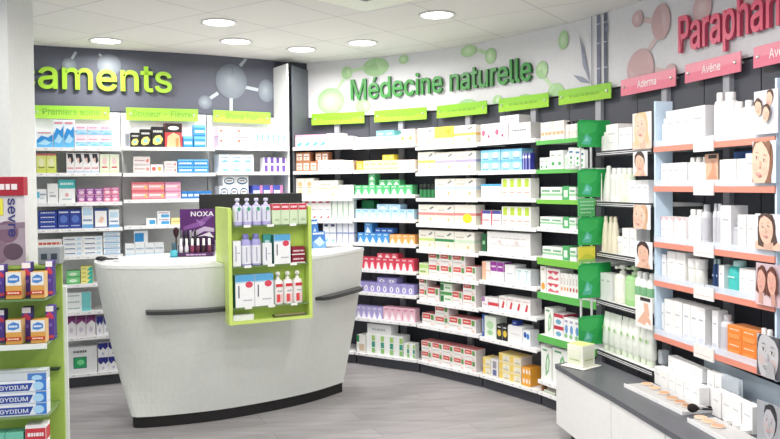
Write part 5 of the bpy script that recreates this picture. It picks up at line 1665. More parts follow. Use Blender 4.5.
# ------------------------------------------------------------------ low bench under the pink bays
BZ = 0.455
fpx = [(555, 363.8), (566, 370.3), (577, 377), (593, 386), (610, 395), (625, 404), (640, 413), (664, 427.5), (690, 443)]
fr_pts = [at_z(x, y, BZ) for x, y in fpx]
fr2 = [(p.x, p.y) for p in fr_pts] + [(fr_pts[-1].x + .05, fr_pts[-1].y - .35), (fr_pts[-1].x + .08, fr_pts[-1].y - .7)]
cv = Curve2(chaikin(fr2, 1))
n8 = Vector((math.sin(ANG5), 0))
back = [(RF[8][0] + .14, RF[8][1] - .75), (RF[8][0] - .03, RF[8][1]), (RF[7][0] - .03, RF[7][1]), (RF[6][0] - .03, RF[6][1]), (RF[5][0] - .03, RF[5][1] - .01)]
r = thing('low_bench', 'low white curved bench with dark grey top under the pink-signed bays', 'cabinet', frame(fr2[0], 0))
Ri = MATS[r.name].inverted()


def loc(poly):
    return [((Ri @ Vector((p[0], p[1], 0)))[0], (Ri @ Vector((p[0], p[1], 0)))[1]) for p in poly]


front = [cv.at(s, 0) for s in [cv.s[-1] * i / 40 * .9999 + 1e-5 for i in range(41)]]
inner = [cv.at(s, -.028) for s in [cv.s[-1] * i / 40 * .9999 + 1e-5 for i in range(41)]]
kick = [cv.at(s, -.08) for s in [cv.s[-1] * i / 40 * .9999 + 1e-5 for i in range(41)]]
kick[0] = (kick[0][0] + .02, kick[0][1] - .05)
mb = MB()
mb.prism(loc(front + back), BZ - .028, BZ, mat('5d5f66', .38))
mb.build('worktop', r)
mb = MB()
mb.prism(loc(inner + back), .085, BZ - .029, 'e9e9e8')
mb.build('carcass', r)
mb = MB()
mb.prism(loc(kick + back), 0, .084, '303136')
mb.build('plinth', r)
cuts = [0.0] + [cv.hit(x, y)[0] for x, y in [(610, 410), (664, 432)]] + [cv.hit(664, 432)[0] + .42, cv.s[-1] - .001]
for a_, b_ in zip(cuts, cuts[1:]):
    m_ = 10
    ss = [a_ + .003 + (b_ - a_ - .006) * i / m_ for i in range(m_ + 1)]
    o_ = [cv.at(s, -.006) for s in ss]
    i_ = [cv.at(s, -.026) for s in ss]
    mb = MB()
    mb.prism(loc(o_ + i_[::-1]), .088, BZ - .032, mat('ededec', .35))
    mb.build('door', r)

# ---- tissue cube on a small tray
c = at_z(581, 366, BZ)
M = frame((c.x, c.y), math.radians(38), BZ)
mb = MB()
mb.box((-.085, -.085, .001), (.085, .085, .007), 'f2efe6', bev=.002)
mb.build('small_tray', None, M, label=check('square cream tray under the lime-topped cube on the bench'), cat='tray')
M = frame((c.x, c.y), math.radians(38), BZ + .0075)
mb = MB()
mb.box((-.058, -.058, 0), (.058, .058, .128), 'f3f4e6', bev=.003)
for q in range(4):
    MM = Matrix.Rotation(q * PI / 2, 4, 'Z') @ Matrix.Translation((0, -.058, 0))
    print_front(mb, .11, .122, [('r', .08, .1, .92, .5, 'e9efd6'), ('r', .08, .55, .92, .8, 'eef2dc'), ('x', .15, .3, .8, .36, 'b9c48c')], 0, M=MM)
tb = mb.build('cube_box', None, M, label=check('cream cube box with lime top at the far end of bench'), cat='box')
mb = MB()
mb.box((-.056, -.056, .1275), (.056, .056, .1295), 'dfe99a')
mb.build('lid', tb)

# ---- make-up testers along the bench
MA = at_z(646, 379.5, BZ)
MBp = at_z(700, 408, BZ)
MANG = math.atan2(MBp.y - MA.y, MBp.x - MA.x)
mdx, mdy = math.cos(MANG), math.sin(MANG)
mnx, mny = -mdy, mdx


def mp(u, v):
    return (MA.x + mdx * u + mnx * v, MA.y + mdy * u + mny * v)


P0m, P1m = mp(0, 0), mp(1, 0)
wbox = S('f4f4f4', ('x', .2, .6, .8, .66, 'd0d0d6'), side='ececec', top='f6f6f6')
row(P0m, P1m, MANG, BZ + .001, 'white cartons behind the powder tray on bench', 654, 700, 376.8, 6, 1, 'small white carton', wbox, gap=.004, inset=.006, dep=.055, name='cosmetic_carton')
um, _ = at_seg(700, 395, P0m, P1m)
mb = MB()
mb.box((.075, .0645, 0), (um, .0685, .085), mat('dfe9f2', .1, alpha=.5))
mb.box((.075, .0645, .085), (um, .13, .09), mat('dfe9f2', .1, alpha=.6))
mb.box((.075, .126, 0), (um, .13, .085), mat('dfe9f2', .1, alpha=.5))
mb.build('acrylic_riser', None, frame(mp(.0, 0), MANG, BZ + .0005), label=check('clear acrylic riser carrying the upper white cartons on bench'), cat='riser')
a2, b2 = mp(0, .066), mp(1, .066)
row(a2, b2, MANG, BZ + .0925, 'upper cartons on the acrylic riser', 668, 702, 362.5, 5, 1, 'small white carton', wbox, inset=0, dep=.05, name='cosmetic_carton')
ub, _ = at_seg(658, 356, a2, b2)
mb = MB()
mb.box((-.02, 0, 0), (.02, .045, .075), mat('cfd6de', .1, alpha=.6), bev=.002)
mb.box((-.014, .006, .004), (.014, .036, .05), 'aeb4bc')
mb.build('clear_case', None, frame((a2[0] + mdx * (ub + .022), a2[1] + mdy * (ub + .022)), MANG, BZ + .0925), label=check('small clear case at far end of the acrylic riser'), cat='case')


def tray(px0, px1, pxb, label, n, comp_px, comp_label, cols):
    z = BZ + .016
    A = at_z(*px0, z)
    B = at_z(*px1, z)
    Cb = at_z(*pxb, z)
    ang = math.atan2(B.y - A.y, B.x - A.x)
    L = math.hypot(B.x - A.x, B.y - A.y)
    D = max(.05, abs((Cb.x - A.x) * -math.sin(ang) + (Cb.y - A.y) * math.cos(ang)))
    M = frame((A.x, A.y), ang, BZ + .0005)
    r = thing('tester_tray', label, 'tray', M)
    mb = MB()
    mb.box((0, 0, 0), (L, D, .012), mat('ececee', .3))
    mb.box((0, -.004, 0), (L, 0, .02), mat('f6f6f7', .3))
    mb.build('base', r)
    mb = MB()
    mb.box((0, 0, .012), (L, D, .0135), mat('c4c4c4', .4))
    mb.build('inlay', r)
    for j, (px, py) in enumerate(comp_px):
        p = at_z(px, py, BZ + .018)
        mb = MB()
        mb.lathe([(.029, 0), (.031, .002), (.031, .006), (.028, .007)], mat('dccbbc', .3), 18)
        o = mb.build('powder_compact', None, frame((p.x, p.y), ang, BZ + .0145), label=check(f'{comp_label}, {ORD[j]} from the far end'), cat='compact', group=comp_label + 's')
        mb = MB()
        mb.lathe([(.0265, .0072), (.0265, .0078)], mat(cols[j % len(cols)], .7), 18)
        mb.build('powder', o)


tray((624.5, 384), (683, 412), (640, 377), 'long white tester tray with six round powders on bench', 6, [(647, 384), (655, 388), (664, 393), (672, 398), (680, 402), (688, 406)],
     'round beige powder compact in the far tray', ['d8ae8a', 'dcb490', 'cda27e', 'c59874', 'bd8e6c', 'b28464'])
tray((688, 418.5), (742, 449), (703, 410), 'nearer white tester tray at the edge of the bench', 3, [(701, 417.5), (709, 421.5), (718, 426)],
     'round beige powder compact in the near tray', ['e2c0a4', 'dab594', 'cfa688'])

# brush
p = at_z(693, 408, BZ + .045)
M = frame((p.x, p.y), math.radians(200), BZ + .045) @ Matrix.Rotation(math.radians(80), 4, 'Y')
r = thing('makeup_brush', 'black make-up brush lying at the near end of the far tray', 'brush', M)
mb = MB()
mb.lathe([(.008, -.03), (.018, -.012), (.021, .006), (.016, .02), (.006, .026)], mat('241c1e', .9), 16)
mb.build('bristles', r)
mb = MB()
mb.lathe([(.008, -.05), (.0085, -.03)], mat('b0b0b4', .3, .8), 12)
mb.build('ferrule', r)
mb = MB()
mb.lathe([(.003, -.13), (.006, -.10), (.007, -.05)], mat('1c1a1c', .3), 12)
mb.build('handle', r)

# nearer half of the testers
wn = 'near testers on bench'
row(P0m, P1m, MANG, BZ + .001, wn, 712, 752, 398, 4, 1, 'low white carton', wbox, gap=.005, inset=.0, dep=.05, name='cosmetic_carton')
row(a2, b2, MANG, BZ + .001, wn, 707, 721, 373, 2, 1, 'upright white carton', wbox, inset=-.004, dep=.035, name='cosmetic_carton')
u0, _ = at_seg(722.5, 390, a2, b2)
u1, zt = at_seg(740, 381, a2, b2)
_, zb = at_seg(731, 406, a2, b2)
M = frame((a2[0] + mdx * u0, a2[1] + mdy * u0), MANG, BZ + .0005)
rr_ = thing('clear_holder', 'clear upright frame holding a grey card among the near testers', 'frame', M)
mb = MB()
w_ = u1 - u0
h_ = zt - BZ
mb.box((0, -.006, 0), (w_, -.003, h_), mat('d7e0e8', .08, alpha=.35))
mb.box((0, .012, 0), (w_, .015, h_), mat('d7e0e8', .08, alpha=.5))
mb.box((0, -.006, 0), (w_, .03, .004), mat('d7e0e8', .08, alpha=.6))
mb.build('frame', rr_)
mb = MB()
mb.box((w_ * .18, .003, h_ * .3), (w_ * .82, .005, h_ * .86), 'b4bac2')
mb.build('card', rr_)
a3, b3 = mp(0, .155), mp(1, .155)
u0, _ = at_seg(704, 372, a3, b3)
u1, zt = at_seg(784, 396, a3, b3)
mb = MB()
mb.box((0, 0, 0), (u1 - u0, .004, .2), mat('d3e2ef', .1, alpha=.6))
mb.box((0, .004, 0), (.004, .05, .2), mat('d3e2ef', .1, alpha=.6))
mb.build('acrylic_screen', None, frame((a3[0] + mdx * u0, a3[1] + mdy * u0), MANG, BZ + .0005), label=check('pale clear acrylic screen behind the near testers on bench'), cat='screen')
# loose white items and a slim tube
for j, (px, py) in enumerate([(724, 424), (733, 429), (741, 434)]):
    p = at_z(px, py, BZ)
    place(make_pack('jar', .05, .05, .022, dict(base='f4f2ee', cap='f7f6f3', shapes=[]), 'cosmetic_jar'), frame((p.x, p.y), MANG, BZ + .001),
          check(f'flat white jar before the near cartons, {ORD[j]} of three from the tray'), 'jar', 'flat white jars on the bench')
p = at_z(753, 431, BZ)
place(make_pack('tube', .024, .02, .11, dict(base='f2eaea', cap='d0506a', label='d8607a', shapes=[]), 'lip_tube'), frame((p.x, p.y), MANG, BZ + .001), check('slim white and pink tube before the dark portrait on bench'), 'tube', None)
pa, pb = at_z(757, 446, BZ), at_z(790, 461, BZ)
portrait((757, 783), 404, 446, (pa.x, pa.y), (pb.x, pb.y), 0.0, 'black-and-white portrait in a frame standing on the bench', 'a8aab0', 'bdbcc2', '3a3a40', 'tied', name='portrait_stand', zmin=BZ + .001)

# ------------------------------------------------------------------ service counter
CZ = 1.07
tpx = [(94, 260.5), (95, 263.5), (107, 265.6), (140, 266), (170, 265.5), (200, 264.4), (228, 262.7), (270, 260), (313, 256.6), (340, 252.3), (364, 247.6)]
bpx = [(131, 427), (132.5, 428.8), (142, 428.8), (160, 427.6), (190, 424.6), (220, 421), (255, 415), (292, 407.5), (320, 400.3), (343.5, 392)]
kpx = [(px, py, CZ) for px, py in tpx]
top2 = Curve2(chaikin([tuple(at_z(x, y, CZ)[:2]) for x, y in tpx], 2))
bot2 = Curve2(chaikin([tuple(at_z(x, y, 0)[:2]) for x, y in bpx], 2))
N = 48
topc = [top2.at(top2.s[-1] * (i / N) * .9998 + 1e-5) for i in range(N + 1)]
botc = [bot2.at(bot2.s[-1] * (i / N) * .9998 + 1e-5) for i in range(N + 1)]
tb_px = [(352, 246.6), (313, 248.5), (228, 250.5), (177, 252.6), (120, 256.5), (101, 258.5)]
tback = [tuple(at_z(x, y, CZ)[:2]) for x, y in tb_px]
origin = ((topc[24][0]), (topc[24][1]) + .3)
r = thing('service_counter', 'grey-white curved service counter on a dark plinth in the middle', 'counter', frame(origin, 0))
CI = MATS[r.name].inverted()


def cl(p):
    q = CI @ Vector((p[0], p[1], 0))
    return (q.x, q.y)


mb = MB()
mb.prism([cl(p) for p in topc + tback], CZ - .022, CZ, mat('eff1f0', .2))
mb.build('worktop', r)


def body_at(i, z):
    t = (z - .075) / (CZ - .022 - .075)
    # the front leans outwards and straightens near the top
    t = max(0, min(1, t))
    k = 1 - (1 - t) ** 1.3
    a_, b_ = botc[i], topc[i]
    tx, ty = b_[0], b_[1]
    j0, j1 = max(0, i - 1), min(N, i + 1)
    ex, ey = topc[j1][0] - topc[j0][0], topc[j1][1] - topc[j0][1]
    l_ = math.hypot(ex, ey)
    nx, ny = -ey / l_, ex / l_
    tx += nx * .004
    ty += ny * .004
    return a_[0] + (tx - a_[0]) * k, a_[1] + (ty - a_[1]) * k


def base_back():
    e0, e1 = Vector(botc[N]), Vector(botc[0])
    n_ = Vector(((e1 - e0).y, -(e1 - e0).x)).normalized()
    if n_.y < 0:
        n_ = -n_
    return [e0 + (e1 - e0) * ((k + .4) / 5.8) + n_ * (.30 * math.sin(PI * (k + .6) / 6.2) + .05) for k in range(6)]


BB = base_back()


def back_at(z):
    t = (z - .075) / (CZ - .022 - .075)
    return [(q.x + (p[0] - q.x) * t, q.y + (p[1] - q.y) * t - .012 * t) for p, q in zip(tback, BB)]


mb = MB()
zs_ = [.075 + (CZ - .023 - .075) * i / 12 for i in range(13)]
rings = []
for z in zs_:
    rings.append([Vector((*cl(p), z)) for p in [body_at(i, z) for i in range(N + 1)] + back_at(z)])
mb.loft(rings, mat('daddda', .42), smooth=False)
mb.build('body', r)
mb = MB()
kk = [bot2.at(bot2.s[-1] * (i / N) * .9998 + 1e-5, -.012) for i in range(N + 1)]
mb.prism([cl(p) for p in kk + [(q.x, q.y - .01) for q in BB]], 0, .0745, mat('1c1a1c', .5))
mb.build('plinth', r)


# dark bag ledges on the counter front
def ledge(px0, px1, zy, taper):
    # find the body points whose pixels fall in the range
    inv = (Matrix.Translation((0, 0, CAMZ)) @ CM).inverted()
    sel = []
    z = zy
    for f_ in range(0, 10 * N + 1):
        i0 = min(N - 1, f_ // 10)
        t = (f_ - i0 * 10) / 10
        p0, p1 = body_at(i0, z), body_at(i0 + 1, z)
        p = (p0[0] + (p1[0] - p0[0]) * t, p0[1] + (p1[1] - p0[1]) * t)
        q = inv @ Vector((p[0], p[1], z))
        px = 390 + FPX * q.x / -q.z
        if px0 <= px <= px1:
            sel.append(p)
    sel = sel[::3] + [sel[-1]]
    c_ = Curve2(sel)
    n_ = 24
    out = []
    inn = []
    for k in range(n_ + 1):
        s = c_.s[-1] * k / n_ * .999 + 1e-4
        e = min(1, (k / n_) / .14) if 'l' in taper else 1
        e2 = min(1, (1 - k / n_) / .14) if 'r' in taper else 1
        w = .012 + .062 * math.sqrt(max(0, 1 - (1 - e) ** 2)) * math.sqrt(max(0, 1 - (1 - e2) ** 2))
        out.append(c_.at(s, w))
        inn.append(c_.at(s, -.01))
    mb = MB()
    mb.prism([cl(p) for p in out + inn[::-1]], z - .012, z + .012, mat('3a3b3f', .35))
    mb.build('bag_ledge', r)


ledge(146, 231, .775, 'l')
ledge(315, 358.5, .765, 'lr')

# ------------------------------------------------------------------ lime display rack hooked over the counter
RA = at_z(229.5, 325, .70)
RANG = math.radians(26)
rd = (math.cos(RANG), math.sin(RANG))
rn = (-rd[1], rd[0])
Rq = (RA.x + rd[0], RA.y + rd[1])
RW_, _ = at_seg(312.5, 300, (RA.x, RA.y), Rq)
RB = (RA.x + rd[0] * RW_, RA.y + rd[1] * RW_)
_, RTOP = at_seg(232, 208, (RA.x, RA.y), RB)
_, RBOT = at_seg(231, 325.5, (RA.x, RA.y), RB)
LIME = mat('cbe275', .35)
LIME2 = mat('bedb62', .4)
RM = frame((RA.x, RA.y), RANG)
r = thing('display_rack', 'lime green display rack with glass shelves hooked onto the counter front', 'rack', RM)
D1, D2 = .10, .34
for u in (0, RW_ - .022):
    mb = MB()
    mb.box((u, 0, RBOT), (u + .022, D1, CZ + .002), LIME)
    mb.box((u, 0, CZ + .002), (u + .022, D2, RTOP), LIME)
    mb.build('side_panel', r)
mb = MB()
mb.box((.022, D1 - .012, RBOT), (RW_ - .022, D1, RTOP - .02), LIME2)
mb.build('back_panel', r)
mb = MB()
mb.box((.022, 0, RBOT), (RW_ - .022, D1 - .012, RBOT + .02), LIME)
mb.build('base_board', r)
gz = []
for yl, nm in [(226.5, 'glass_shelf'), (267.3, 'glass_shelf'), (309, 'glass_shelf')]:
    _, z = at_seg(232, yl, (RA.x, RA.y), RB)
    gz.append(z)
    mb = MB()
    mb.box((.0225, .004, z - .006), (RW_ - .0225, D1 - .0125, z), mat('7f9a6a', .05, alpha=.85))
    g = mb.build(nm, r)
    for u in ((.10, .25, .40) if nm else ()):
        mb = MB()
        mb.box((u, .001, z - .010), (u + .045, .0035, z + .006), 'f0f2ee')
        mb.build('price_tag', g)

Pa, Pb = (RA.x, RA.y), RB
purplepump = dict(base='b9b2e2', cap='dcd8f0', label='dfe0f0', shapes=[('e', .6, .80, .26, .1, '3fa07a'), ('r', .3, .25, .42, .7, '8a8fb0')], lz=(.22, .95))
purplecap = dict(base='a9a6da', cap='7f7cc0', label='e4e6f0', shapes=[('r', .42, .15, .5, .7, '5a5f86')], lz=(.1, .78))
redcarton = S('d4e6c4', ('r', 0, .70, 1, 1, 'cf2a48'), ('x', .1, .8, .9, .9, 'f6dce2'), ('x', .3, .2, .8, .26, '9cba8c'), top='f2f0ee')
derma = S('f2f3f5', ('r', 0, .8, 1, 1, '5aa6d8'), ('r', 0, .76, 1, .8, 'bcd8ec'), ('e', .72, .70, .2, .1, 'd8485c'), ('r', .14, .3, .2, .68, '3a3f58'), ('x', .4, .2, .9, .24, 'b4b9c4'), side='2f7f78', top='8cc4e4')
plaincart = S('eceef2', ('r', .3, .2, .42, .8, '8a90ac'), ('x', .5, .5, .9, .54, 'b0b4c4'))
darkred = S('8c1a34', ('x', .1, .4, .6, .6, 'f0d8dc'), ('x', .65, .4, .9, .6, 'f0d8dc'), ('r', 0, 0, 1, .14, 'f0eaea'))
redpump = dict(base='f4f0ee', cap='f4f3f2', label='f4f0ee', shapes=[('r', 0, .72, 1, .84, 'd0303c'), ('r', .1, .1, .6, .42, 'dd4a50'), ('r', .68, .1, .95, .42, 'f0c0c0'), ('x', .2, .52, .9, .58, 'b4b0b4')])
w1 = 'glass-shelf top row of lime rack'
row(Pa, Pb, RANG, gz[0] + .001, w1, 233.5, 271.5, 198, 4, 1, 'lavender pump bottle', purplepump, kind='pump', inset=.012, name='lotion_pump_bottle')
row(Pa, Pb, RANG, gz[0] + .001, w1, 272, 306.5, 203.5, 4, 1, 'pale green carton with red top', redcarton, inset=.016, dep=.06, name='care_carton')
w2 = 'middle row of lime rack'
row(Pa, Pb, RANG, gz[1] + .001, w2, 232.8, 241, 241, 1, 1, 'white narrow carton', plaincart, inset=.012, dep=.05, name='care_carton')
row(Pa, Pb, RANG, gz[1] + .001, w2, 241.3, 262, 234, 2, 1, 'lavender bottle', purplecap, kind='bottle', inset=.012, name='lotion_bottle')
row(Pa, Pb, RANG, gz[1] + .001, w2, 262.8, 272, 243, 1, 1, 'white carton with grey print', plaincart, inset=.012, dep=.035, name='care_carton')
row(Pa, Pb, RANG, gz[1] + .001, w2, 263, 271.5, 234.2, 1, 1, 'teal carton at the back', S('3f9a94', ('x', .2, .7, .8, .8, 'cfeae6'), top='7fc4c0'), inset=.052, dep=.024, name='care_carton')
row(Pa, Pb, RANG, gz[1] + .001, w2, 273.8, 290.5, 234.5, 1, 1, 'white carton with blue top, red dot', derma, inset=.012, dep=.07, name='care_carton')
row(Pa, Pb, RANG, gz[1] + .001, w2, 291.5, 305, 246.5, 1, 2, 'dark red flat carton', darkred, inset=.02, dep=.06, name='care_carton')
w3 = 'lowest glass row of lime rack'
row(Pa, Pb, RANG, gz[2] + .001, w3, 235, 273.5, 274.5, 2, 1, 'white carton with blue top, red dot', derma, inset=.012, dep=.07, name='care_carton')
row(Pa, Pb, RANG, gz[2] + .001, w3, 274, 303.5, 271.5, 3, 1, 'white pump bottle with red band', redpump, kind='pump', inset=.012, name='cream_pump_bottle')
for j, (x0, x1, colr, h_, lab) in enumerate([(233, 255, 'e6ebe2', .035, 'stack of white leaflets on the base of the lime rack'), (275, 308, '5c6440', .012, 'dark flat booklet on the base of the lime rack')]):
    u0, _ = at_seg(x0, 320, Pa, Pb)
    u1, _ = at_seg(x1, 318, Pa, Pb)
    mb = MB()
    mb.box((u0 + .004, .008, 0), (u1 - .004, .07, h_), colr, bev=.001)
    print_front(mb, u1 - u0, .06, [], 0)
    mb.face([(u0 + .01, .012, h_ + .0005), (u1 - .01, .012, h_ + .0005), (u1 - .01, .06, h_ + .0005), (u0 + .01, .06, h_ + .0005)], 'f2f4ee' if j == 0 else 'c9b48c')
    mb.build('leaflet_stack' if j == 0 else 'booklet', None, frame((RA.x, RA.y), RANG, RBOT + .021), label=check(lab), cat='leaflet')

# ------------------------------------------------------------------ things on the counter
# nail polish stand
NA = at_z(177, 257, CZ)
NB = at_z(213.5, 256.2, CZ)
NANG = math.atan2(NB.y - NA.y, NB.x - NA.x)
NW = math.hypot(NB.x - NA.x, NB.y - NA.y)
NQ = (NB.x, NB.y)
_, NTOP = at_seg(200, 208, (NA.x, NA.y), NQ)
NH = NTOP - CZ - .01
r = thing('nail_polish_stand', 'purple nail polish stand with a printed back card on the counter', 'display', frame((NA.x, NA.y), NANG, CZ + .0005))
mb = MB()
mb.box((0, 0, 0), (NW, .10, .026), mat('4a2358', .3), bev=.002)
mb.box((0, .05, .026), (NW, .10, .075), mat('3f1d4c', .3))
print_front(mb, NW, .026, [('x', .25, .3, .8, .7, 'c9a8d4')], 0, x0=0)
mb.build('stepped_base', r)
mb = MB()
mb.box((.008, .10, 0), (NW, .106, NH), mat('56246a', .3))
sw = [('r', 0, 0, 1, .45, '3a1748'), ('p', [(.1, .62), (.5, .72), (.9, .9), (.95, .84), (.55, .62), (.1, .54)], '7d4a94'), ('p', [(.35, .5), (.7, .62), (.98, .58), (.98, .5), (.7, .52), (.45, .42)], 'b9a6c8'),
      ('p', [(.5, .4), (.85, .5), (.98, .38), (.7, .42)], 'd9d0e0'), ('p', [(.45, .78), (.75, .70), (.6, .62)], '8f62a4'), ('p', [(.3, .44), (.42, .56), (.5, .5), (.4, .4)], 'cfc4d8')]
print_front(mb, NW - .008, NH, sw, .10, x0=.008)
flat_text(mb, 'NOXA', NW * .34, NW * .98, NH * .845, NH * .10, 'ebe4f0', .0965)
mb.build('back_card', r)
npx = NW / 6.4
for j in range(6):
    w_ = .029
    p = MATS[r.name] @ Vector((.02 + npx * j + .004, .012, .027))
    capc = ['eceaf0', 'eceaf0', 'f2f0f2', 'f4f2f4', 'f4f2f4', 'f2f0f2'][j]
    place(make_pack('drop', w_, w_, .098, dict(base=['d9d4de', 'cfc9d6', '8a3a5c', '5a2440', '3a1a30', '6a2a4a'][j], cap=capc, shapes=[], label=None), 'nail_polish'), frame((p.x, p.y), NANG, p.z),
          check(f'white-capped nail polish in the front row, {ORD[j]} from left'), 'bottle', 'nail polishes in the front row of the stand')
for j in range(4):
    p = MATS[r.name] @ Vector((.02 + npx * .8 * j, .074, .0755))
    place(make_pack('drop', (.027), .024, .105, dict(base=['8d8a98', '4a4654', '5c5866', '2c2834'][j], cap=['6a6674', '3a3642', '9a96a4', '242028'][j], shapes=[], label=None), 'nail_polish'), frame((p.x, p.y), NANG, p.z),
          check(f'dark nail polish on the upper step, {ORD[j]} from left'), 'bottle', 'dark polishes on the upper step of the stand')
p = MATS[r.name] @ Vector((-.012, .05, 0))
M = frame((p.x, p.y), 0, CZ + .001)
rb = thing('powder_brush', 'dark powder brush standing at the left of nail polish stand', 'brush', M)
mb = MB()
mb.lathe([(.004, 0), (.006, .02), (.005, .13)], mat('2a2226', .3), 10)
mb.build('handle', rb)
mb = MB()
mb.lathe([(.006, .13), (.016, .15), (.022, .18), (.012, .20), (.004, .205)], mat('30181e', .9), 12)
mb.build('bristles', rb)
p = at_z(173, 257.5, CZ)
place(make_pack('drop', .05, .05, .10, dict(base='2f9ab4', cap='3a5a6a', label='58b8cc', shapes=[]), 'teal_bottle'), frame((p.x, p.y), 0, CZ + .001), check('small teal bottle beside the nail polish stand on the counter'), 'bottle', None)

# monitor behind the rack, seen from its back
MAx = at_y(199, 194.3, 5.45)
MANG2 = math.radians(16)
M2 = frame((MAx.x, MAx.y), MANG2, CZ + .0005)
_, mz = at_seg(199, 194.3, (MAx.x, MAx.y), (MAx.x + math.cos(MANG2), MAx.y + math.sin(MANG2)))
mu, _ = at_seg(302, 192, (MAx.x, MAx.y), (MAx.x + math.cos(MANG2), MAx.y + math.sin(MANG2)))
r = thing('monitor', 'black computer monitor behind the lime rack, back towards the shop', 'monitor', M2)
mb = MB()
mb.box((0, 0, mz - CZ - .34), (mu, .03, mz - CZ), mat('1e1e22', .5), bev=.004)
mb.build('housing', r)
mb = MB()
mb.box((.015, .0295, mz - CZ - .325), (mu - .015, .032, mz - CZ - .015), mat('101216', .15))
mb.build('screen', r)
mb = MB()
mb.box((mu * .3, -.09, 0), (mu * .7, .11, .012), mat('1e1e22', .5), bev=.003)
mb.box((mu * .45, -.035, .012), (mu * .55, -.003, mz - CZ - .2), mat('1e1e22', .5))
mb.build('stand', r)

# blue brochures at the end of the counter
for j, (x0, x1, y0, y1, lab) in enumerate([(313, 326.5, 231.5, 248, 'front blue brochure leaning beside the lime rack'), (312, 320, 219, 233, 'back blue brochure standing behind the front one')]):
    A = at_z(x0, 248.6 if j == 0 else 246.8, CZ)
    B = (A.x + math.cos(.5), A.y + math.sin(.5))
    u, _ = at_seg(x1, y1, (A.x, A.y), B)
    _, zt = at_seg(x0, y0, (A.x, A.y), B)
    w_, h_ = u, zt - CZ
    M = frame((A.x, A.y), .5, CZ + .001) @ Matrix.Rotation(math.radians(-14), 4, 'X')
    mb = MB()
    mb.box((0, 0, 0), (w_, .012, h_), '3f78c0')
    print_front(mb, w_, h_, [('r', 0, 0, 1, .4, '6fa0d8'), ('p', [(.1, .4), (.6, .7), (.9, .3), (.5, .1)], 'b9d0ea'), ('x', .1, .82, .9, .92, 'e4eef8')], 0, x0=0)
    mb.build('brochure', None, M, label=check(lab), cat='brochure', group=None)

# dark handset at the far left of the counter
p = at_z(98, 261.8, CZ)
r = thing('handset', 'small black handset with thin grip at the end of counter', 'device', frame((p.x + .02, p.y + .03), .15, CZ + .0005))
mb = MB()
mb.loft([[(x, k * .022 * math.cos(a), .018 + k * .017 * math.sin(a)) for a in [2 * PI * j / 12 for j in range(12)]] for x, k in [(-.045, .3), (-.035, .8), (-.01, 1), (.015, .75), (.03, .4)]], mat('202226', .4))
mb.build('head', r)
mb = MB()
mb.loft([[(x, k * .012 * math.cos(a), .015 + k * .010 * math.sin(a)) for a in [2 * PI * j / 10 for j in range(10)]] for x, k in [(.028, .8), (.06, .7), (.10, .5)]], mat('3a3c40', .4))
mb.build('grip', r)
p = at_z(117, 262, CZ)
mb = MB()
mb.box((-.02, -.015, 0), (.02, .015, .018), mat('cfd3d2', .2), bev=.003)
mb.build('pen_holder', None, frame((p.x, p.y), .2, CZ + .0005), label=check('tiny pale block beside the black handset on the counter'), cat='holder')

# ------------------------------------------------------------------ lime stand at the near left
SA = (-1.297, 2.80)
SANG = math.radians(11)
sd = (math.cos(SANG), math.sin(SANG))
sn = (-sd[1], sd[0])
SW = .82
S0 = (SA[0] - sd[0] * SW, SA[1] - sd[1] * SW)
SM = frame(S0, SANG)
_, st_top = at_seg(50, 268, S0, SA)
r = thing('display_stand', 'lime green floor stand of toothpaste and vitamin boxes near the pillar', 'stand', SM)
mb = MB()
mb.box((0, .20, 0), (SW, .212, st_top), mat('a9c65c', .4))
mb.build('back_panel', r)
for u in (0,):
    mb = MB()
    mb.box((u, .05, 0), (u + .014, .20, st_top), mat('a4c055', .4))
    mb.build('side_panel', r)
mb = MB()
mb.box((SW - .004, .2125, 0), (SW + .012, .23, st_top - .1), mat('dfe3e2', .3))
mb.build('corner_post', r)
sz = []
for k, (y, c_) in enumerate([(299.5, '6f8f5a'), (345, '8aa070'), (417, '7f9a60')]):
    _, z = at_seg(20, y, S0, SA)
    sz.append(z)
    mb = MB()
    mb.box((0.014, .0, z - .008), (SW - .014, .199, z), mat(c_, .1, alpha=.9))
    g = mb.build('shelf', r)
    if k == 1:
        mb = MB()
        u, _ = at_seg(47, 346, S0, SA)
        mb.box((.014, -.005, z - .018), (u, 0, z + .002), 'e3e8e4')
        mb.build('price_rail', g)
mb = MB()
mb.box((0, .0, 0), (SW, .20, .06), mat('a4c055', .4))
mb.build('base', r)
for z_ in (sz[1] + .10, sz[2] + .13):
    mb = MB()
    mb.box((SW - .05, .17, z_), (SW - .012, .1995, z_ + .008), '2e3a30')
    mb.build('hook', r)
vita = S('d9a04e', ('r', 0, .50, 1, 1, 'e6e6e0'), ('p', [(.12, .62), (.5, .58), (.88, .66), (.86, .84), (.5, .92), (.14, .82)], '4a86cc'), ('x', .2, .70, .8, .78, 'dfeaf6'), ('r', 0, .16, 1, .30, 'c03030'), ('x', .1, .2, .9, .26, 'f2d0b0'), side='e2c088')
violetb = S('5a3fa0', ('r', 0, .84, 1, 1, 'f0eef0'), ('p', [(0, .74), (.5, .84), (1, .72), (1, .62), (0, .64)], 'c8405c'), ('r', 0, .05, 1, .14, 'd05058'), ('x', .2, .4, .8, .5, '8a70c8'), side='40307c')
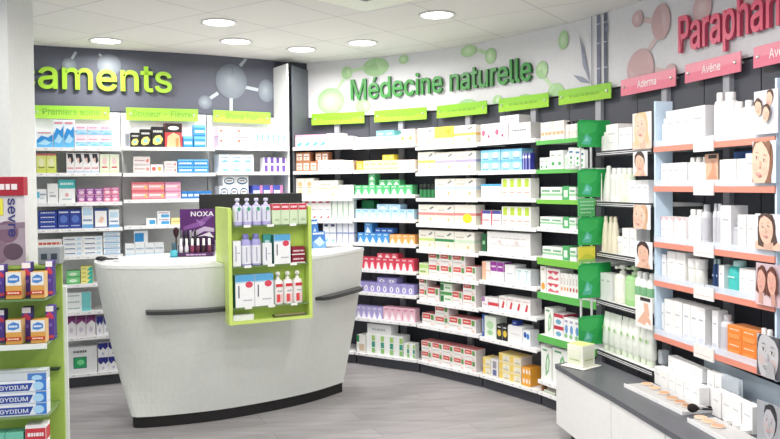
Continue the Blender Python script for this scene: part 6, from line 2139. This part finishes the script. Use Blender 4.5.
for k, (xs, ys, nm) in enumerate([([(5, 21.8), (30, 46)], 272, 'upper'), ([(5, 21.5), (30, 46.2)], 320, 'lower')]):
    where = f'{nm} vitamin shelf of the lime stand'
    for j, (x0, x1) in enumerate(xs):
        row(S0, SA, SANG, sz[k] + .001, where, x0, x1, ys, 1, 1, f'orange and white box, {"first" if j == 0 else "second"} one', vita, inset=.008, dep=.05, name='vitamin_box', lim=(.02, SW - .018))
    for j, (x0, x1, y) in enumerate([(-8, 4.5, 265 + 45 * k), (21.3, 31, 262.5 + 45 * k), (45, 54 + k, 261 + 45 * k)]):
        row(S0, SA, SANG, sz[k] + .001, where, x0, x1, y, 1, 1, f'violet box with red wave, {ORD[j]} one', violetb, inset=.064, dep=.045, name='vitamin_box', lim=(.02, SW - .001))
paste = S('e6ecf2', ('r', 0, .12, .74, .78, '2f4a9c'), ('p', [(.74, .12), (.80, .78), (.70, .78), (.70, .12)], '2f4a9c'), ('r', .84, 0, 1, 1, '3c7fd0'), ('e', .88, .5, .08, .36, 'a9d4f0'), ('r', 0, 0, 1, .08, 'bcc8d8'))
for k in range(3):
    u0, _ = at_seg(-22, 400, S0, SA)
    u1, _ = at_seg(48.5, 400, S0, SA)
    u1 = min(u1, SW - .018)
    h_ = .044
    z = sz[2] + .001 + k * (h_ + .001)
    uc = (u0 + u1) / 2
    M = frame((S0[0] + sd[0] * uc + sn[0] * .008, S0[1] + sd[1] * uc + sn[1] * .008), SANG, z)
    mb = pack_box(u1 - u0, .05, h_, paste)[0][1]
    flat_text(mb, 'ELGYDIUM', -(u1 - u0) / 2 + .045, (u1 - u0) * .22, h_ * .28, h_ * .34, 'e4ebf4', -.003)
    mb.build('toothpaste_box', None, M, label=check(f'{["lowest", "middle", "topmost"][k]} long blue and white toothpaste box of the stack on lime stand'), cat='box', group='toothpaste boxes on the lime stand')
u0, _ = at_seg(-22, 400, S0, SA)
u1 = min(at_seg(48.5, 400, S0, SA)[0], SW - .018)
M = frame((S0[0] + sd[0] * (u0 + u1) / 2 + sn[0] * .008, S0[1] + sd[1] * (u0 + u1) / 2 + sn[1] * .008), SANG, sz[2] + .001 + 3 * .045)
pack_box(u1 - u0, .05, .036, S('c9d2d6', ('r', .72, 0, 1, .7, '4a7cc4'), ('r', 0, .82, 1, 1, 'aeb8ba'), ('e', .86, .2, .08, .3, 'a9d4f0')))[0][1].build('toothpaste_box', None, M, label=check('grey-white box with blue corner above the three long toothpaste boxes'), cat='box')
# lowest row, cut by the frame
z3 = sz[2] - .30
mb = MB()
mb.box((.014, 0, z3 - .008), (SW - .014, .199, z3), mat('7f9a60', .1, alpha=.9))
mb.build('shelf', r)
row(S0, SA, SANG, z3 + .001, 'low shelf of the lime stand', 24.5, 46, 425, 1, 3, 'red and white striped box', S('f0eeee', ('r', 0, .3, 1, .85, 'c83a44'), ('x', .1, .5, .9, .66, 'f4e4e4')), inset=.01, dep=.06, name='care_carton', lim=(.02, SW - .018))
row(S0, SA, SANG, z3 + .001, 'low shelf of the lime stand', -14, 23.5, 433, 2, 1, 'teal box', S('6fc0a8', ('x', .1, .5, .9, .6, 'd8f0e8')), inset=.01, dep=.06, name='care_carton')

# cardboard display and grey device on top of the stand
Sb0, Sb1 = (S0[0] + sn[0] * .125, S0[1] + sn[1] * .125), (SA[0] + sn[0] * .125, SA[1] + sn[1] * .125)
_, zt = at_seg(10, 177, Sb0, Sb1)
_, zm = at_seg(10, 196, Sb0, Sb1)
u1, _ = at_seg(24, 200, Sb0, Sb1)
u0 = u1 - .30
mb = MB()
mb.box((.014, .118, st_top - .012), (SW - .014, .20, st_top), mat('a9c65c', .4))
mb.build('top_board', r)
M = frame((S0[0] + sd[0] * u0 + sn[0] * .122, S0[1] + sd[1] * u0 + sn[1] * .122), SANG, st_top + .001)
rr_ = thing('cardboard_display', 'cardboard display with red header and dark photo on the lime stand', 'display', M)
wD, hD = u1 - u0, zt - st_top
hm = zm - st_top
mb = MB()
mb.box((0, .01, 0), (wD, .06, hm), 'd8d4d6')
sh = [('r', 0, 0, 1, .62, 'a89aa4'), ('e', .78, .48, .14, .16, '7d5f74'), ('e', .62, .2, .2, .18, '8a6f80'), ('p', [(.3, 0), (.55, .5), (.7, .3), (.6, 0)], '6f5a68'), ('e', .85, .2, .12, .12, '5f4a5a'), ('p', [(.5, .56), (1, .62), (1, .54), (.6, .5)], '8f7a8c'), ('r', .55, .72, .74, .96, 'e8e04a')]
print_front(mb, wD, hm, sh, .01, x0=0)
MT = Matrix.Translation((wD * .80, 0, hm * .965)) @ Matrix.Rotation(PI / 2, 4, 'Y')
flat_text(mb, 'sevre', 0, hm * .55, 0, .034, '34387c', .006, M=MT)
mb.build('photo_panel', rr_)
mb = MB()
mb.box((0, 0, hm), (wD, .06, hD), 'a81e34', bev=.002)
print_front(mb, wD, hD - hm, [('x', .5, .32, .96, .62, 'f0e4e6')], -.0005, x0=0, z0=hm)
mb.build('header', rr_)
u0, _ = at_seg(38, 260, Sb0, Sb1)
u1, _ = at_seg(60, 260, Sb0, Sb1)
_, zt = at_seg(48, 247, Sb0, Sb1)
M = frame((S0[0] + sd[0] * u0 + sn[0] * .122, S0[1] + sd[1] * u0 + sn[1] * .122), SANG, st_top + .001)
rr_ = thing('grey_device', 'grey box device with two dark slots on the lime stand', 'device', M)
mb = MB()
mb.box((0, 0, 0), (u1 - u0, .08, zt - st_top), mat('8d9496', .5), bev=.003)
mb.build('housing', rr_)
for a_, b_ in ((.15, .42), (.6, .88)):
    mb = MB()
    w_ = u1 - u0
    h_ = zt - st_top
    mb.box((w_ * a_, -.002, h_ * .3), (w_ * b_, .0, h_ * .62), '34424a')
    mb.build('slot', rr_)
# ------------------------------------------------------------------ ceiling lamps and light
def downlight(p, label=None, visible=True, power=60):
    if True:
        if visible:
            r = thing('ceiling_downlight', label, 'lamp', frame((p[0], p[1]), 0, CEIL), 'round downlights in the ceiling')
        else:                      # unseen downlights, added to brighten the room and right-hand shelves
            r = link('ceiling_downlight', None, None, frame((p[0], p[1]), 0, CEIL), kind='structure')
        mb = MB()
        prof = [(.105, 0), (.125, -.001), (.128, -.007), (.108, -.009), (.103, -.004)]
        mb.lathe(prof, mat('f2f2f2', .4), 28, cap0=False, cap1=False)
        mb.build('rim', r)
        mb = MB()
        mb.lathe([(.103, -.0035), (.103, -.004)], mat('fff8f0', .5, emit=12.0), 28)
        mb.build('diffuser', r)
    ld = bpy.data.lights.new('downlight_lamp', 'AREA')
    ld.shape = 'DISK'
    ld.size = .2
    ld.energy = power
    ld.color = (1.0, .965, .93)
    ld.spread = math.radians(170)
    o = bpy.data.objects.new('downlight_lamp', ld)
    COL.objects.link(o)
    o.location = (p[0], p[1], CEIL - .02)


PW = 11.5
for px, py, lab in [(219, 22, 'round downlight nearest the viewer over the counter'), (236, 41, 'round downlight just behind that over the counter'), (106, 40.5, 'round downlight above the raised lime letters'),
                    (301.5, 49, 'round downlight before the dark corner'), (362.5, 42.5, 'round downlight above the dark green words'), (437, 14.5, 'round downlight beside the square ceiling unit')]:
    p = at_z(px, py, CEIL)
    downlight((p.x, p.y), lab, power=PW)
for x, y, k in [(-1.9, 3.4, 1), (-.6, 3.3, 1), (.6, 3.5, 1.35), (.75, 2.7, 1.35), (.9, 1.8, 1.1), (-.4, 2.0, 1), (-1.9, 2.0, .6), (.7, .8, 1), (-.8, .6, 1), (-2.2, .6, .6)]:  # added lamps out of view; the stronger ones lift the red-railed bays
    downlight((x, y), visible=False, power=PW * k)

# square ceiling unit
c0 = at_z(365, 12, CEIL - .03)
ca = math.radians(-42)
M = frame((c0.x, c0.y), ca, CEIL)
r = thing('ceiling_air_unit', 'square white ceiling air unit with a grey grille, cut by frame', 'air conditioner', M)
mb = MB()
s_ = .95
mb.box((0, -s_, -.03), (s_, 0, -.001), mat('f6f8ee', .5), bev=.008)
mb.build('frame', r)
mb = MB()
mb.box((.2, -s_ + .2, -.034), (s_ - .2, -.2, -.0305), mat('a4a8a4', .5))
for k in range(9):
    u = .22 + k * (s_ - .44) / 8.5
    mb.box((u, -s_ + .22, -.038), (u + .02, -.22, -.034), mat('7c807c', .5))
mb.build('grille', r)

w = bpy.data.worlds.new('daylight')
SC.world = w
w.use_nodes = True
w.node_tree.nodes['Background'].inputs['Color'].default_value = (.93, .97, 1.0, 1)
w.node_tree.nodes['Background'].inputs['Strength'].default_value = .95

SC.view_settings.view_transform = 'Standard'
SC.view_settings.look = 'None'
SC.view_settings.gamma = 1.0
SC.view_settings.use_curve_mapping = False
SC.view_settings.exposure = 0.0
SC.cycles.use_denoising = True
SC.cycles.max_bounces = 8
SC.cycles.transparent_max_bounces = 12
SC.cycles.sample_clamp_indirect = 6.0
